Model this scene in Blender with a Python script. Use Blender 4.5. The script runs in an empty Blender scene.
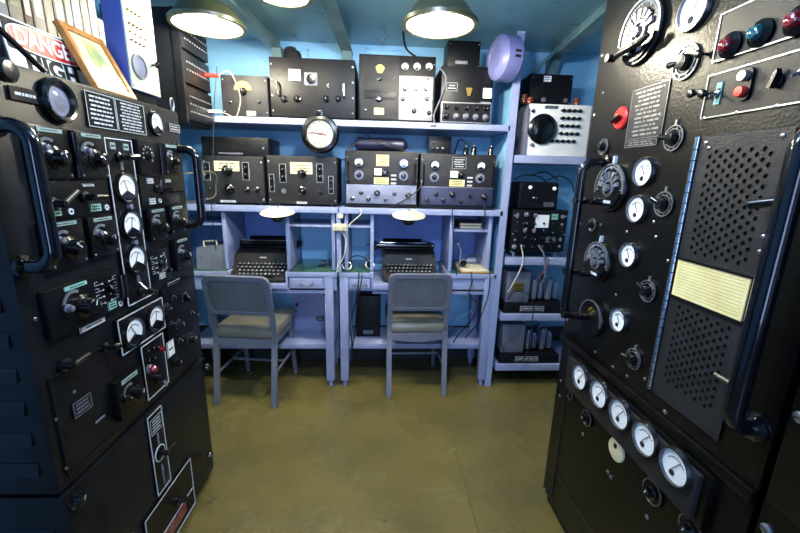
import bpy, bmesh, math, random
from mathutils import Vector, Matrix
R = math.radians; PI = math.pi
random.seed(7)
scn = bpy.context.scene; COL = scn.collection
# ------------------------------------------------------------------ camera
F_, CX, CY, H = 382.0, 400.0, 266.5, 1.40
Dn = Vector((-40, 1601, F_)).normalized(); Av = Vector((-20, -91.5, F_)); Av = (Av - Av.dot(Dn)*Dn).normalized()
Rv = Dn.cross(Av)
W2C = Matrix((Rv, Av, -Dn))                       # rows: world X,Y,Z axes in image camera space (x right, y down, z fwd)
cam = bpy.data.objects.new('camera', bpy.data.cameras.new('camera')); COL.objects.link(cam)
cam.data.lens = F_/800*36; cam.data.sensor_width = 36; cam.data.clip_start = 0.01
cols = [Vector((Rv[i], Av[i], -Dn[i])) for i in range(3)]   # camera x, y-down, fwd in world
mr = Matrix((cols[0], -cols[1], -cols[2])).transposed()
cam.matrix_world = Matrix.Translation((0, 0, H)) @ mr.to_4x4()
scn.camera = cam
# ------------------------------------------------------------------ world, exposure, room light
w = bpy.data.worlds.new('world'); scn.world = w; w.use_nodes = True
w.node_tree.nodes['Background'].inputs[0].default_value = (0.45, 0.6, 1, 1)
w.node_tree.nodes['Background'].inputs[1].default_value = 0.10
scn.view_settings.view_transform = 'Standard'; scn.view_settings.look = 'None'
scn.view_settings.gamma = 1; scn.view_settings.use_curve_mapping = False
scn.view_settings.exposure = 0.95
def light(name, kind, loc, power, color, rot=(0, 0, 0), size=.3, sy=None, spread=None):
    l = bpy.data.lights.new(name, kind); l.energy = power; l.color = color
    if kind == 'AREA':
        l.size = size
        if sy: l.shape = 'RECTANGLE'; l.size_y = sy
        if spread: l.spread = spread
    else: l.shadow_soft_size = size
    o = bpy.data.objects.new(name, l); o.location = loc; o.rotation_euler = rot; COL.objects.link(o); return o
# added cool fills, no fittings modelled: point over the aisle, area behind the camera
YD = -2.1
light('aisle_fill_light', 'POINT', (0.02, 0.95, 2.02), 26, (0.66, 0.78, 1), size=.06)
light('rear_fill_light', 'AREA', (0.1, YD, 1.25), 26, (0.42, 0.58, 1), (R(90), 0, 0), .8, 1.9)
LAMPS = [((0.245, 1.80, 2.015), 21), ((-0.765, 1.93, 2.015), 21), ((-0.40, 1.78, 2.09), 5)]

def ray(px, py): return W2C @ Vector((px-CX, py-CY, F_))
def onZ(px, py, z): r = ray(px, py); return r*((z-H)/r.z) + Vector((0, 0, H))
def onY(px, py, y): r = ray(px, py); return r*(y/r.y) + Vector((0, 0, H))
def onX(px, py, x): r = ray(px, py); return r*(x/r.x) + Vector((0, 0, H))

# ------------------------------------------------------------------ materials
def mat(name, c, rough=.5, metal=0, c2=None, scale=8, bump=0, bscale=None, lo=.35, hi=.65, emit=0, coat=0, spots=None, detail=6, ior=None):
    m = bpy.data.materials.new(name); m.use_nodes = True; nt = m.node_tree; b = nt.nodes['Principled BSDF']
    def lin(c): return tuple(((x/255)/12.92 if x/255 <= .04045 else ((x/255+.055)/1.055)**2.4) for x in c)+(1,)
    b.inputs['Base Color'].default_value = lin(c); b.inputs['Roughness'].default_value = rough
    b.inputs['Metallic'].default_value = metal; b.inputs['Coat Weight'].default_value = coat
    if ior: b.inputs['IOR'].default_value = ior
    tc = nt.nodes.new('ShaderNodeTexCoord'); last = None
    if c2 or spots:
        n = nt.nodes.new('ShaderNodeTexNoise'); n.inputs['Scale'].default_value = scale; n.inputs['Detail'].default_value = detail
        nt.links.new(tc.outputs['Object'], n.inputs['Vector'])
        r = nt.nodes.new('ShaderNodeValToRGB'); r.color_ramp.elements[0].position = lo; r.color_ramp.elements[1].position = hi
        r.color_ramp.elements[0].color = lin(c); r.color_ramp.elements[1].color = lin(c2 or c)
        nt.links.new(n.outputs['Fac'], r.inputs['Fac']); last = r.outputs['Color']
        if spots:
            sc_, col_, th = spots
            n2 = nt.nodes.new('ShaderNodeTexNoise'); n2.inputs['Scale'].default_value = sc_; n2.inputs['Detail'].default_value = 8; n2.inputs['Roughness'].default_value = .75
            nt.links.new(tc.outputs['Object'], n2.inputs['Vector'])
            r2 = nt.nodes.new('ShaderNodeValToRGB'); r2.color_ramp.elements[0].position = th; r2.color_ramp.elements[1].position = th+.04
            nt.links.new(n2.outputs['Fac'], r2.inputs['Fac'])
            mx = nt.nodes.new('ShaderNodeMix'); mx.data_type = 'RGBA'; nt.links.new(r2.outputs['Color'], mx.inputs[0])
            nt.links.new(last, mx.inputs[6]); mx.inputs[7].default_value = lin(col_); last = mx.outputs[2]
        nt.links.new(last, b.inputs['Base Color'])
    if bump:
        n3 = nt.nodes.new('ShaderNodeTexNoise'); n3.inputs['Scale'].default_value = bscale or 200; n3.inputs['Detail'].default_value = 3
        nt.links.new(tc.outputs['Object'], n3.inputs['Vector'])
        bp = nt.nodes.new('ShaderNodeBump'); bp.inputs['Strength'].default_value = bump; bp.inputs['Distance'].default_value = .004; b.inputs['Specular IOR Level'].default_value = .26 if sum(c) < 200 else .5
        nt.links.new(n3.outputs['Fac'], bp.inputs['Height']); nt.links.new(bp.outputs[0], b.inputs['Normal'])
    if emit:
        b.inputs['Emission Color'].default_value = lin(c); b.inputs['Emission Strength'].default_value = emit
    m.diffuse_color = lin(c)
    return m
M = {}
M['rack'] = mat('rack_paint', (14, 15, 18), .36, 0, (22, 23, 27), 14, .12, 260, spots=(38, (120, 122, 128), .72))
M['rackR'] = mat('rack_paint_black', (5, 5, 5), .33, 0, (10, 10, 8), 9, .25, 140, spots=(60, (90, 90, 92), .745))
M['wrinkle'] = mat('wrinkle_grey', (28, 28, 30), .42, 0, (38, 37, 40), 20, .35, 300)
M['black'] = mat('black_enamel', (8, 8, 10), .28, 0, (14, 14, 16), 20, .05, 200)
M['bake'] = mat('bakelite', (7, 7, 9), .22, coat=.3)
M['handle'] = mat('handle_enamel', (8, 9, 14), .16, 0, (12, 14, 22), 30, .08, 120, coat=.5, spots=(70, (130, 135, 150), .72))
M['silver'] = mat('dull_nickel', (178, 180, 184), .34, .85, (140, 142, 148), 40)
M['mark'] = mat('engraved_white', (190, 194, 198), .6)
M['arc'] = mat('dial_engraving', (120, 123, 128), .5)
M['facew'] = mat('meter_face_white', (244, 246, 250), .5)
M['ink'] = mat('ink', (9, 9, 11), .7)
M['teal'] = mat('teal_label', (110, 168, 158), .6, 0, (140, 190, 178), 90)
M['redp'] = mat('red_paint', (205, 44, 38), .35, 0, (180, 35, 32), 30)
M['redg'] = mat('red_jewel', (110, 8, 24), .08, coat=1)
M['greeng'] = mat('green_jewel', (14, 78, 84), .08, coat=1)
M['cream'] = mat('cream_card', (232, 218, 160), .6, 0, (222, 204, 140), 25)
M['creamsh'] = mat('cream_enamel', (226, 218, 182), .35, 0, (206, 196, 156), 12)
M['white'] = mat('white_enamel', (238, 238, 234), .4, 0, (222, 222, 220), 10)
M['wall'] = mat('blue_paint', (140, 198, 236), .45, 0, (150, 208, 242), 3, .15, 20, spots=(9, (90, 130, 160), .72))
M['ceil'] = mat('ceiling_paint', (140, 184, 194), .36, 0, (120, 164, 178), 2.5, .25, 10, spots=(5, (62, 90, 104), .62))
M['beam'] = mat('beam_paint', (112, 142, 146), .45, 0, (92, 118, 124), 8, .15, 30)
M['frame'] = mat('lavender_grey_steel', (150, 158, 192), .36, 0, (136, 145, 182), 5, .05, 60, spots=(40, (84, 88, 108), .72))
M['hutch'] = mat('hutch_blue', (112, 142, 206), .5, 0, (98, 128, 196), 4)
M['lino'] = mat('green_linoleum', (60, 96, 76), .12, 0, (48, 80, 66), 6)
M['chairm'] = mat('chair_grey_steel', (112, 115, 130), .3, 0, (100, 103, 118), 6, spots=(55, (170, 175, 185), .74))
M['vinyl'] = mat('grey_vinyl', (104, 106, 112), .3, 0, (92, 94, 100), 9, .08, 250)
M['seat'] = mat('seat_vinyl', (112, 110, 102), .26, 0, (96, 94, 86), 8, .1, 200)
M['radio'] = mat('radio_grey', (29, 28, 32), .5, 0, (37, 36, 40), 12, .15, 240)
M['radiob'] = mat('radio_black', (8, 8, 11), .42, 0, (13, 13, 17), 10, .12, 240)
M['panell'] = mat('radio_light_panel', (150, 150, 152), .4, .4, (130, 130, 134), 14)
M['bluepan'] = mat('radio_blue_grey_panel', (128, 132, 154), .4, .1, (112, 118, 142), 12)
M['navypan'] = mat('radio_navy_panel', (44, 46, 72), .35, .1, (56, 58, 84), 12)
M['grey'] = mat('mid_grey_metal', (120, 122, 134), .4, .2, (100, 102, 116), 9)
M['amber'] = mat('amber_dial', (222, 158, 70), .5)
M['dialy'] = mat('dial_scale', (232, 222, 160), .5, 0, (240, 232, 180), 30)
M['wood'] = mat('frame_wood', (196, 136, 68), .4, 0, (172, 112, 50), 30)
M['cable'] = mat('black_cable', (18, 18, 20), .45)
M['cablew'] = mat('pale_cable', (190, 186, 170), .5)
M['chrome'] = mat('chrome', (200, 205, 212), .15, 1)
M['bluebox'] = mat('cobalt_side', (60, 82, 156), .45, 0, (52, 70, 140), 8)
M['palebox'] = mat('pale_green_panel', (186, 196, 172), .45, 0, (176, 186, 162), 12)
M['speaker'] = mat('speaker_lavender', (108, 112, 160), .3, 0, (98, 102, 150), 8)
M['shade'] = mat('shade_green', (62, 66, 44), .35, 0, (50, 54, 36), 20)
M['dark'] = mat('dark_interior', (8, 8, 10), .8)
M['brass'] = mat('brass', (170, 140, 70), .35, .8)
M['copper'] = mat('copper_wire', (150, 80, 60), .4, .5)
M['valve'] = mat('valve_metal', (120, 124, 150), .18, .5)
M['labelg'] = mat('label_grey_green', (128, 150, 146), .6)
M['bronze'] = mat('dark_bronze', (62, 56, 50), .3, .7)
M['redd'] = mat('dull_red', (150, 52, 40), .5)
M['typew'] = mat('typewriter_brown_black', (40, 38, 36), .35, 0, (52, 49, 46), 20, .2, 300)
M['darkgreen'] = mat('dark_green', (28, 36, 34), .5)
M['wallf'] = mat('front_wall_paint', (70, 84, 130), .5)
M['cordp'] = mat('patch_cord', (130, 126, 116), .6)
M['oldbrass'] = mat('old_brass', (112, 104, 84), .35, .6)
M['bezel'] = mat('dark_chrome_bezel', (96, 98, 106), .22, .9)
M['clockface'] = mat('clock_face', (186, 184, 172), .6)
M['paper'] = mat('paper', (222, 212, 180), .7, 0, (208, 196, 160), 20)
M['bulb'] = mat('bulb_glow', (255, 250, 224), .4, emit=9)
def floor_mat():
    m = mat('olive_floor_paint', (108, 97, 55), .2, 0, (88, 80, 47), 2.2, 0, spots=(6, (70, 70, 50), .62))
    nt = m.node_tree; b = nt.nodes['Principled BSDF']
    tc = nt.nodes.new('ShaderNodeTexCoord')
    v = nt.nodes.new('ShaderNodeTexNoise'); v.inputs['Scale'].default_value = 13; v.inputs['Detail'].default_value = 7; v.inputs['Roughness'].default_value = .62
    nt.links.new(tc.outputs['Object'], v.inputs['Vector'])
    v2 = nt.nodes.new('ShaderNodeTexNoise'); v2.inputs['Scale'].default_value = 3; nt.links.new(tc.outputs['Object'], v2.inputs['Vector'])
    mul = nt.nodes.new('ShaderNodeMath'); mul.operation = 'MULTIPLY'; nt.links.new(v.outputs['Fac'], mul.inputs[0]); nt.links.new(v2.outputs['Fac'], mul.inputs[1])
    bp = nt.nodes.new('ShaderNodeBump'); bp.inputs['Strength'].default_value = .5; bp.inputs['Distance'].default_value = .02
    nt.links.new(mul.outputs[0], bp.inputs['Height']); nt.links.new(bp.outputs[0], b.inputs['Normal'])
    rr = nt.nodes.new('ShaderNodeMapRange'); rr.inputs[3].default_value = .16; rr.inputs[4].default_value = .36
    nt.links.new(v2.outputs['Fac'], rr.inputs[0]); nt.links.new(rr.outputs[0], b.inputs['Roughness'])
    return m
M['floor'] = floor_mat()
def glass_mat():
    m = bpy.data.materials.new('thin_glass'); m.use_nodes = True; nt = m.node_tree; nt.nodes.clear()
    o = nt.nodes.new('ShaderNodeOutputMaterial'); t = nt.nodes.new('ShaderNodeBsdfTransparent'); g = nt.nodes.new('ShaderNodeBsdfGlossy')
    g.inputs['Roughness'].default_value = .05; x = nt.nodes.new('ShaderNodeMixShader'); x.inputs[0].default_value = .07
    nt.links.new(t.outputs[0], x.inputs[1]); nt.links.new(g.outputs[0], x.inputs[2]); nt.links.new(x.outputs[0], o.inputs[0]); return m
M['glass'] = glass_mat()

# ------------------------------------------------------------------ mesh builder
class MB:
    def __init__(s, *mats): s.bm = bmesh.new(); s.mats = list(mats); s.mi = 0; s.sm = False
    def m(s, mt):
        if mt not in s.mats: s.mats.append(mt)
        s.mi = s.mats.index(mt); return s
    def _fin(s, faces, smooth=False):
        for f in faces: f.material_index = s.mi; f.smooth = smooth
    def hexa(s, P):
        v = [s.bm.verts.new(p) for p in P]
        fs = [s.bm.faces.new([v[i] for i in q]) for q in ((0, 3, 2, 1), (4, 5, 6, 7), (0, 1, 5, 4), (1, 2, 6, 5), (2, 3, 7, 6), (3, 0, 4, 7))]
        s._fin(fs); s.last = fs; return s
    def box(s, x0, x1, y0, y1, z0, z1, bev=0, mx=None):
        P = [(x0, y0, z0), (x1, y0, z0), (x1, y1, z0), (x0, y1, z0), (x0, y0, z1), (x1, y0, z1), (x1, y1, z1), (x0, y1, z1)]
        if mx: P = [mx @ Vector(p) for p in P]
        fs = s.hexa(P).last
        if bev:
            es = list({e for f in fs for e in f.edges})
            r = bmesh.ops.bevel(s.bm, geom=es, offset=bev, segments=2, profile=.6, affect='EDGES')
            s._fin(r['faces'], True)
        return s
    def lathe(s, prof, o=(0, 0, 0), ax=(0, -1, 0), seg=20, smooth=True):
        ax = Vector(ax).normalized(); t = Vector((0, 0, 1)) if abs(ax.z) < .9 else Vector((1, 0, 0))
        u = ax.cross(t).normalized(); v = ax.cross(u); o = Vector(o); rings = []
        for r, h in prof:
            if r < 1e-6: rings.append([s.bm.verts.new(o+ax*h)])
            else: rings.append([s.bm.verts.new(o+ax*h+(u*math.cos(2*PI*k/seg)+v*math.sin(2*PI*k/seg))*r) for k in range(seg)])
        fs = []
        for a, b in zip(rings, rings[1:]):
            if len(a) == 1 and len(b) == 1: continue
            for k in range(seg):
                j = (k+1) % seg
                if len(a) == 1: fs.append(s.bm.faces.new((a[0], b[j], b[k])))
                elif len(b) == 1: fs.append(s.bm.faces.new((a[k], a[j], b[0])))
                else: fs.append(s.bm.faces.new((a[k], a[j], b[j], b[k])))
        s._fin(fs, smooth); return s
    def cyl(s, a, b, r, r2=None, seg=16):
        a = Vector(a); b = Vector(b); L = (b-a).length; r2 = r if r2 is None else r2
        return s.lathe([(0, 0), (r, 0), (r2, L), (0, L)], a, b-a, seg)
    def tube(s, pts, r, seg=8, caps=True):
        pts = [Vector(p) for p in pts]; rings = []; up = None
        for i, p in enumerate(pts):
            d = ((pts[min(i+1, len(pts)-1)]-p).normalized()+(p-pts[max(i-1, 0)]).normalized())
            d = d.normalized() if d.length > 1e-6 else Vector((0, 0, 1))
            if up is None: up = d.orthogonal().normalized()
            up = (up-d*up.dot(d)); up = up.normalized() if up.length > 1e-5 else d.orthogonal().normalized()
            v = d.cross(up)
            rings.append([s.bm.verts.new(p+(up*math.cos(2*PI*k/seg)+v*math.sin(2*PI*k/seg))*r) for k in range(seg)])
        fs = []
        for a, b in zip(rings, rings[1:]):
            for k in range(seg): fs.append(s.bm.faces.new((a[k], a[(k+1) % seg], b[(k+1) % seg], b[k])))
        if caps: fs += [s.bm.faces.new(rings[0][::-1]), s.bm.faces.new(rings[-1])]
        s._fin(fs, True); return s
    def prism(s, pts, y0, y1, mx=None):          # polygon in local xz, extruded in y
        a = [Vector((p[0], y0, p[1])) for p in pts]; b = [Vector((p[0], y1, p[1])) for p in pts]
        if mx: a = [mx @ p for p in a]; b = [mx @ p for p in b]
        a = [s.bm.verts.new(p) for p in a]; b = [s.bm.verts.new(p) for p in b]; n = len(a)
        fs = [s.bm.faces.new(a), s.bm.faces.new(b[::-1])]
        for k in range(n): fs.append(s.bm.faces.new((a[k], b[k], b[(k+1) % n], a[(k+1) % n])))
        s._fin(fs); return s
    def ring(s, cx, cz, r0, r1, y0, y1, seg=24, a0=0, a1=360):
        full = abs(a1-a0) >= 360; N = seg if full else seg+1; vs = []
        for k in range(N):
            a = R(a0+(a1-a0)*k/seg); c, q = math.cos(a), math.sin(a)
            vs.append([s.bm.verts.new((cx+c*r, y, cz+q*r)) for r, y in ((r0, y0), (r1, y0), (r1, y1), (r0, y1))])
        fs = []
        for k in range(N if full else N-1):
            a, b = vs[k], vs[(k+1) % N]
            for j in range(4): fs.append(s.bm.faces.new((a[j], a[(j+1) % 4], b[(j+1) % 4], b[j])))
        s._fin(fs); return s
    def mesh(s, name):
        bmesh.ops.recalc_face_normals(s.bm, faces=s.bm.faces)
        me = bpy.data.meshes.new(name); s.bm.to_mesh(me); s.bm.free()
        for mt in s.mats: me.materials.append(M[mt])
        me.set_sharp_from_angle(angle=R(38)); return me
    def build(s, name, parent=None, loc=None, label=None, stuff=False):
        return link(name, s.mesh(name), parent, loc, label, stuff)
def link(name, me, parent=None, loc=None, label=None, stuff=False, rot=None):
    o = bpy.data.objects.new(name, me); COL.objects.link(o); o.parent = parent
    if loc: o.location = loc
    if rot: o.rotation_euler = rot
    if label: o['label'] = label
    if stuff: o['kind'] = 'stuff'
    return o
def tag(o, label, cat, group=None):
    o['label'] = label; o['category'] = cat
    if group: o['group'] = group
    return o
def struct(o): o['kind'] = 'structure'; return o
def rrect(x0, x1, z0, z1, r, n=4):
    P = []
    for cx, cz, a in ((x1-r, z1-r, 0), (x0+r, z1-r, 90), (x0+r, z0+r, 180), (x1-r, z0+r, 270)):
        for k in range(n+1): P.append((cx+r*math.cos(R(a+90*k/n)), cz+r*math.sin(R(a+90*k/n))))
    return P
class Face:                                           # a thing with a front panel in local xz, y pointing into it
    def __init__(s, name, label, cat, loc, rz=0, group=None, tilt=0):
        s.root = bpy.data.objects.new(name, None); s.root.empty_display_size = .05; COL.objects.link(s.root)
        s.root.location = loc; s.root.rotation_euler = (tilt, 0, rz); tag(s.root, label, cat, group)
        s.mw = Matrix.Translation(loc) @ Matrix.Rotation(rz, 4, 'Z') @ Matrix.Rotation(tilt, 4, 'X'); s.inv = s.mw.inverted(); s.off = 0
    def p(s, px, py, off=None):
        o = s.inv @ Vector((0, 0, H)); d = s.inv.to_3x3() @ ray(px, py); off = s.off if off is None else off
        q = o+d*((-off-o.y)/d.y); return q.x, q.z
CACHE = {}
def cached(key, fn):
    if key not in CACHE: CACHE[key] = fn()
    return CACHE[key]
# ------------------------------------------------------------------ panel features (placed at local x, z; proud of y=-off)
def knob(F, x, z, r=.016, kind='skirt', ang=0, off=None, parent=None, label=None, mt='bake'):
    off = F.off if off is None else off
    def mk():
        b = MB(mt, 'mark')
        if kind == 'skirt':
            b.lathe([(0, 0), (r, 0), (r, r*.18), (r*.72, r*.35), (r*.62, r*1.0), (r*.5, r*1.1), (0, r*1.1)], seg=20)
            for k in range(8):
                a = 2*PI*k/8; b.cyl((math.cos(a)*r*.62, -r*.3, math.sin(a)*r*.62), (math.cos(a)*r*.58, -r*1.0, math.sin(a)*r*.58), r*.12, seg=6)
            b.m('mark').box(-r*.05, r*.05, -r*1.13, -r*1.09, r*.05, r*.5)
        elif kind == 'bar':
            b.lathe([(0, 0), (r*.8, 0), (r*.8, r*.3), (0, r*.3)], seg=16)
            b.prism([(-r*.25, -r*.9), (r*.25, -r*.9), (r*.22, r*.8), (0, r*1.25), (-r*.22, r*.8)], -r*.95, -r*.25)
            b.m('mark').box(-r*.04, r*.04, -r*.99, -r*.94, r*.1, r*1.0)
        elif kind == 'ball':
            b.lathe([(0, 0), (r*.35, 0), (r*.3, r*.8), (r*.7, r*1.0), (r, r*1.6), (r*.8, r*2.2), (0, r*2.4)], seg=16)
        elif kind == 'small':
            b.lathe([(0, 0), (r*1.0, 0), (r*1.0, r*.2), (r*.7, r*.3), (r*.65, r*1.2), (0, r*1.25)], seg=14)
            b.m('mark').box(-r*.07, r*.07, -r*1.3, -r*1.24, 0, r*.6)
        return b.mesh('knob')
    return link('knob', cached(('k', kind, round(r, 4), mt), mk), parent or F.root, (x, -off, z), label, rot=(0, ang, 0))
def dial(F, x, z, r=.03, ticks=12, off=None, arc=(200, -20), ring=True, mt='black', lug=False, parent=None):
    off = F.off if off is None else off
    def mk():
        b = MB(mt, 'arc'); b.lathe([(0, 0), (r, 0), (r, .002), (0, .003)], seg=28); b.m('arc')
        if ring: b.ring(0, 0, r*.93, r*.99, -.0045, -.002, 28)
        for k in range(ticks):
            a = R(arc[0]+(arc[1]-arc[0])*k/(ticks-1)); c, s = math.cos(a), math.sin(a); w_ = r*.035 if not lug else r*.08
            r0, r1 = (r*.66, r*.86)
            b.prism([(c*r0-s*w_, s*r0+c*w_), (c*r1-s*w_, s*r1+c*w_), (c*r1+s*w_, s*r1-c*w_), (c*r0+s*w_, s*r0-c*w_)], -.0042, -.002)
        return b.mesh('dial_plate')
    return link('dial_plate', cached(('d', ticks, round(r, 4), arc, ring, mt, lug), mk), parent or F.root, (x, -off, z))
def meter(F, x, z, r=.03, mt='bake', ang=20, off=None, black_half=True, tag_=None):
    off = F.off if off is None else off
    def mk():
        b = MB(mt); b.lathe([(r*.85, .004), (r*.88, .012), (r*.95, .012), (r, .004), (r, 0), (r*.85, 0), (r*.85, .004)], seg=28)
        return b.mesh('meter')
    def mf():
        b = MB('facew', 'ink', mt); b.lathe([(0, .0045), (r*.86, .0045)], seg=28, smooth=False); b.lathe([(r*.86, .0045), (r*.86, .0025), (0, .0025)], seg=28, smooth=False)
        b.m('ink').ring(0, -r*.15, r*.60, r*.615, -.0052, -.0044, 16, 35, 145)
        for k in range(9):
            a = R(40+100*k/8); c, s = math.cos(a), math.sin(a); r0, r1, w_ = r*.56, r*.66, r*.012
            b.prism([(c*r0-s*w_, s*r0+c*w_-r*.15), (c*r1-s*w_, s*r1+c*w_-r*.15), (c*r1+s*w_, s*r1-c*w_-r*.15), (c*r0+s*w_, s*r0-c*w_-r*.15)], -.0052, -.0044)
        if not black_half: b.m('ink').lathe([(0, .0075), (r*.14, .0070), (r*.17, .0045)], (-r*.12, 0, -r*.42), seg=14)
        if black_half:
            b.m(mt).prism([(math.cos(R(a))*r*.78, math.sin(R(a))*r*.78) for a in range(218, 325, 8)]+[(r*.25, -r*.28), (0, -r*.15), (-r*.25, -r*.28)], -.009, -.0044)
        return b.mesh('meter_face')
    def mn():
        b = MB('ink'); b.box(-r*.018, r*.018, -.007, -.006, -r*.25, r*.5); return b.mesh('needle')
    def mg():
        b = MB('glass'); b.lathe([(0, .0105), (r*.87, .0105)], seg=24); return b.mesh('glass')
    o = link('meter', cached(('m', round(r, 4), mt), mk), F.root, (x, -off, z), tag_)
    link('meter_face', cached(('mf', round(r, 4), mt, black_half), mf), o)
    link('needle', cached(('mn', round(r, 4)), mn), o, rot=(0, R(ang), 0)); link('glass', cached(('mg', round(r, 4)), mg), o); return o
def plate(F, x0, x1, z0, z1, mt='black', rows=0, border=True, off=None, name='nameplate', th=.0025, ink='mark', label=None, r=0, bw=.0016, name_=None, skew=None):
    off = F.off if off is None else off; x0, x1 = sorted((x0, x1)); z0, z1 = sorted((z0, z1)); b = MB(mt)
    if r: b.prism(rrect(x0, x1, z0, z1, r), -off-th, -off)
    else: b.box(x0, x1, -off-th, -off+.0005, z0, z1)
    b.m(ink)
    if border:
        for q in ((x0, x1, z0, z0+bw), (x0, x1, z1-bw, z1), (x0, x0+bw, z0, z1), (x1-bw, x1, z0, z1)): b.box(q[0], q[1], -off-th-.0008, -off-th+.0002, q[2], q[3])
    rnd = random.Random(int(abs(x0*7919+z0*104729)*100)); W = x1-x0; Hh = (z1-z0)
    for k in range(rows):
        zz = z1-Hh*(k+1)/(rows+1); hh = min(Hh/(rows+1)*.42, .006)*.5; x = x0+W*.1+rnd.random()*W*.12; xe = x1-W*.1-rnd.random()*W*.12
        while x < xe:
            l = min(W*(.06+.16*rnd.random()), xe-x); b.box(x, x+l, -off-th-.0006, -off-th+.0002, zz-hh, zz+hh); x += l+W*.035
    return b.build(name, F.root, None, label)
def prect(F, px0, py0, px1, py1, off=None): a = F.p(px0, py0, off); b = F.p(px1, py1, off); return a[0], b[0], b[1], a[1]
def screw(F, x, z, r=.005, off=None, mt='silver'):
    off = F.off if off is None else off
    def mk():
        b = MB(mt); b.lathe([(r, 0), (r, r*.35), (r*.6, r*.6), (0, r*.62)], seg=10); b.m('ink').box(-r*.8, r*.8, -r*.66, -r*.58, -r*.08, r*.08); return b.mesh('screw')
    return link('screw', cached(('s', round(r, 4), mt), mk), F.root, (x, -off, z), rot=(0, random.random()*3, 0))
def toggle(F, x, z, l=.018, off=None, ang=-.4, mt='silver'):
    off = F.off if off is None else off
    b = MB(mt); b.lathe([(.007, 0), (.007, .004), (.004, .006), (0, .006)], seg=10); b.cyl((0, -.004, 0), (0, -l, math.sin(ang)*l), .0022, .0035, 8)
    return b.build('toggle_switch', F.root, (x, -off, z))
def bar_handle(F, x, z0, z1, off, r=.017, kind='bow', mt='handle', label=None):
    b = MB(mt); c = .04; pts = [(x, 0, z1)]
    for k in range(7): a = PI/2*k/6; pts.append((x, -off+c-c*math.sin(a), z1-c+c*math.cos(a)) if k else (x, -off+c, z1))
    for k in range(7): a = PI/2*k/6; pts.append((x, -off+c-c*math.cos(a), z0+c-c*math.sin(a)))
    pts.append((x, 0, z0)); b.tube(pts, r, 14)
    for z in (z0, z1): b.lathe([(0, 0), (r*1.7, 0), (r*1.6, .008), (r, .012)], (x, 0, z), seg=18)
    return b.build('handle', F.root, None, label)
def diagram(F, x0, x1, z0, z1, off=None):            # engraved circuit lines
    off = F.off if off is None else off; b = MB('mark'); rnd = random.Random(int(abs(x0+z0)*1e4)); W, Hh = x1-x0, z1-z0; y0, y1 = -off-.001, -off+.0003; t = .0008
    for s in (0, 1):
        xx = x0+W*(.12 if s == 0 else .82)
        for k in range(4):
            zz = z0+Hh*(.15+.2*k); b.box(xx-W*.06, xx+W*.06, y0, y1, zz, zz+t); b.box(xx-W*.06, xx+W*.06, y0, y1, zz+Hh*.1, zz+Hh*.1+t)
            b.box(xx+(-1 if k % 2 else 1)*W*.06, xx+(-1 if k % 2 else 1)*W*.06+t, y0, y1, zz, zz+Hh*.1)
            xa, xb = sorted((xx+W*.06*(1 if s == 0 else -1), xx+W*.22*(1 if s == 0 else -1))); b.box(xa, xb, y0, y1, zz, zz+t)
            b.ring(xb if s == 0 else xa, zz, .0015, .0028, y0, y1, 8)
    return b.build('circuit_diagram', F.root)
def body(F, x0, x1, z0, z1, depth, mt, name='cabinet', bev=.004, y0=0, label=None):
    b = MB(mt); b.box(x0, x1, y0, depth, z0, z1, bev); return b.build(name, F.root, None, label)

# ================================================================== SETTING
XL, XR, YB, YF, ZC = -1.36, 1.95, 2.76, -2.2, 2.22
struct(MB('floor').box(XL-.1, XR+.1, YF-.1, YB+.1, -.06, 0).build('floor'))
struct(MB('ceil').box(XL-.1, XR+.1, YF-.1, YB+.1, ZC, ZC+.06).build('ceiling'))
wb = struct(MB('wall').box(XL-.1, XR+.1, YB, YB+.08, 0, ZC).build('wall_back'))
struct(MB('wall').box(XL-.08, XL, YF, YB, 0, ZC).build('wall_left'))
struct(MB('wall').box(XR, XR+.08, YF, YB, 0, ZC).build('wall_right'))
struct(MB('wallf').box(XL-.1, XR+.1, YF-.08, YF, 0, ZC).build('wall_front'))
struct(MB('darkgreen').box(XL, XR, YB-.012, YB, 0, .27).build('dark_strip_back'))  # dark green strip along the foot of the back wall
# weld seams in the floor paint
def seam(a, b, name):
    a, b = onZ(*a, 0), onZ(*b, 0); m_ = MB('floor'); m_.tube([a+Vector((0, 0, -.001)), a.lerp(b, .5)+Vector((.004, 0, -.0005)), b+Vector((0, 0, -.001))], .0045, 6); struct(m_.build(name))
seam((449, 428), (482, 545), 'trim_1')
# ceiling beams
def beam(a, b, w_, hgt, name, zz=ZC):
    a, b = onZ(*a, zz-hgt), onZ(*b, zz-hgt); d = (b-a).normalized(); n = Vector((-d.y, d.x, 0))*w_/2; a = a-d*1.2; b = b+d*.9
    k = (YB-.01-b.y)/d.y; b = b+d*k
    t = Vector((0, 0, .012)); m_ = MB('beam')
    m_.hexa([a-n, b-n, b+n, a+n, a-n+t, b-n+t, b+n+t, a+n+t])
    n2 = n*.16; T = Vector((0, 0, hgt)); m_.hexa([a-n2+t, b-n2+t, b+n2+t, a+n2+t, a-n2+T, b-n2+T, b+n2+T, a+n2+T]); struct(m_.build(name))
    e = MB('beam'); e.hexa([b+Vector((-.03, -.06, -.08)), b+Vector((.03, -.06, -.08)), b+Vector((.03, -.0, -.08)), b+Vector((-.03, 0, -.08)), b+Vector((-.03, -.1, .0)), b+Vector((.03, -.1, 0)), b+Vector((.03, 0, 0)), b+Vector((-.03, 0, 0))]); return e
for i, (a, b) in enumerate([((222, 0), (268, 42)), ((328, 0), (343, 42)), ((612, 12), (545, 68))]):
    beam(a, b, .07, .07, 'trim_%d' % (i+2)).build('bracket', bpy.data.objects['trim_%d' % (i+2)])
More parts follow.
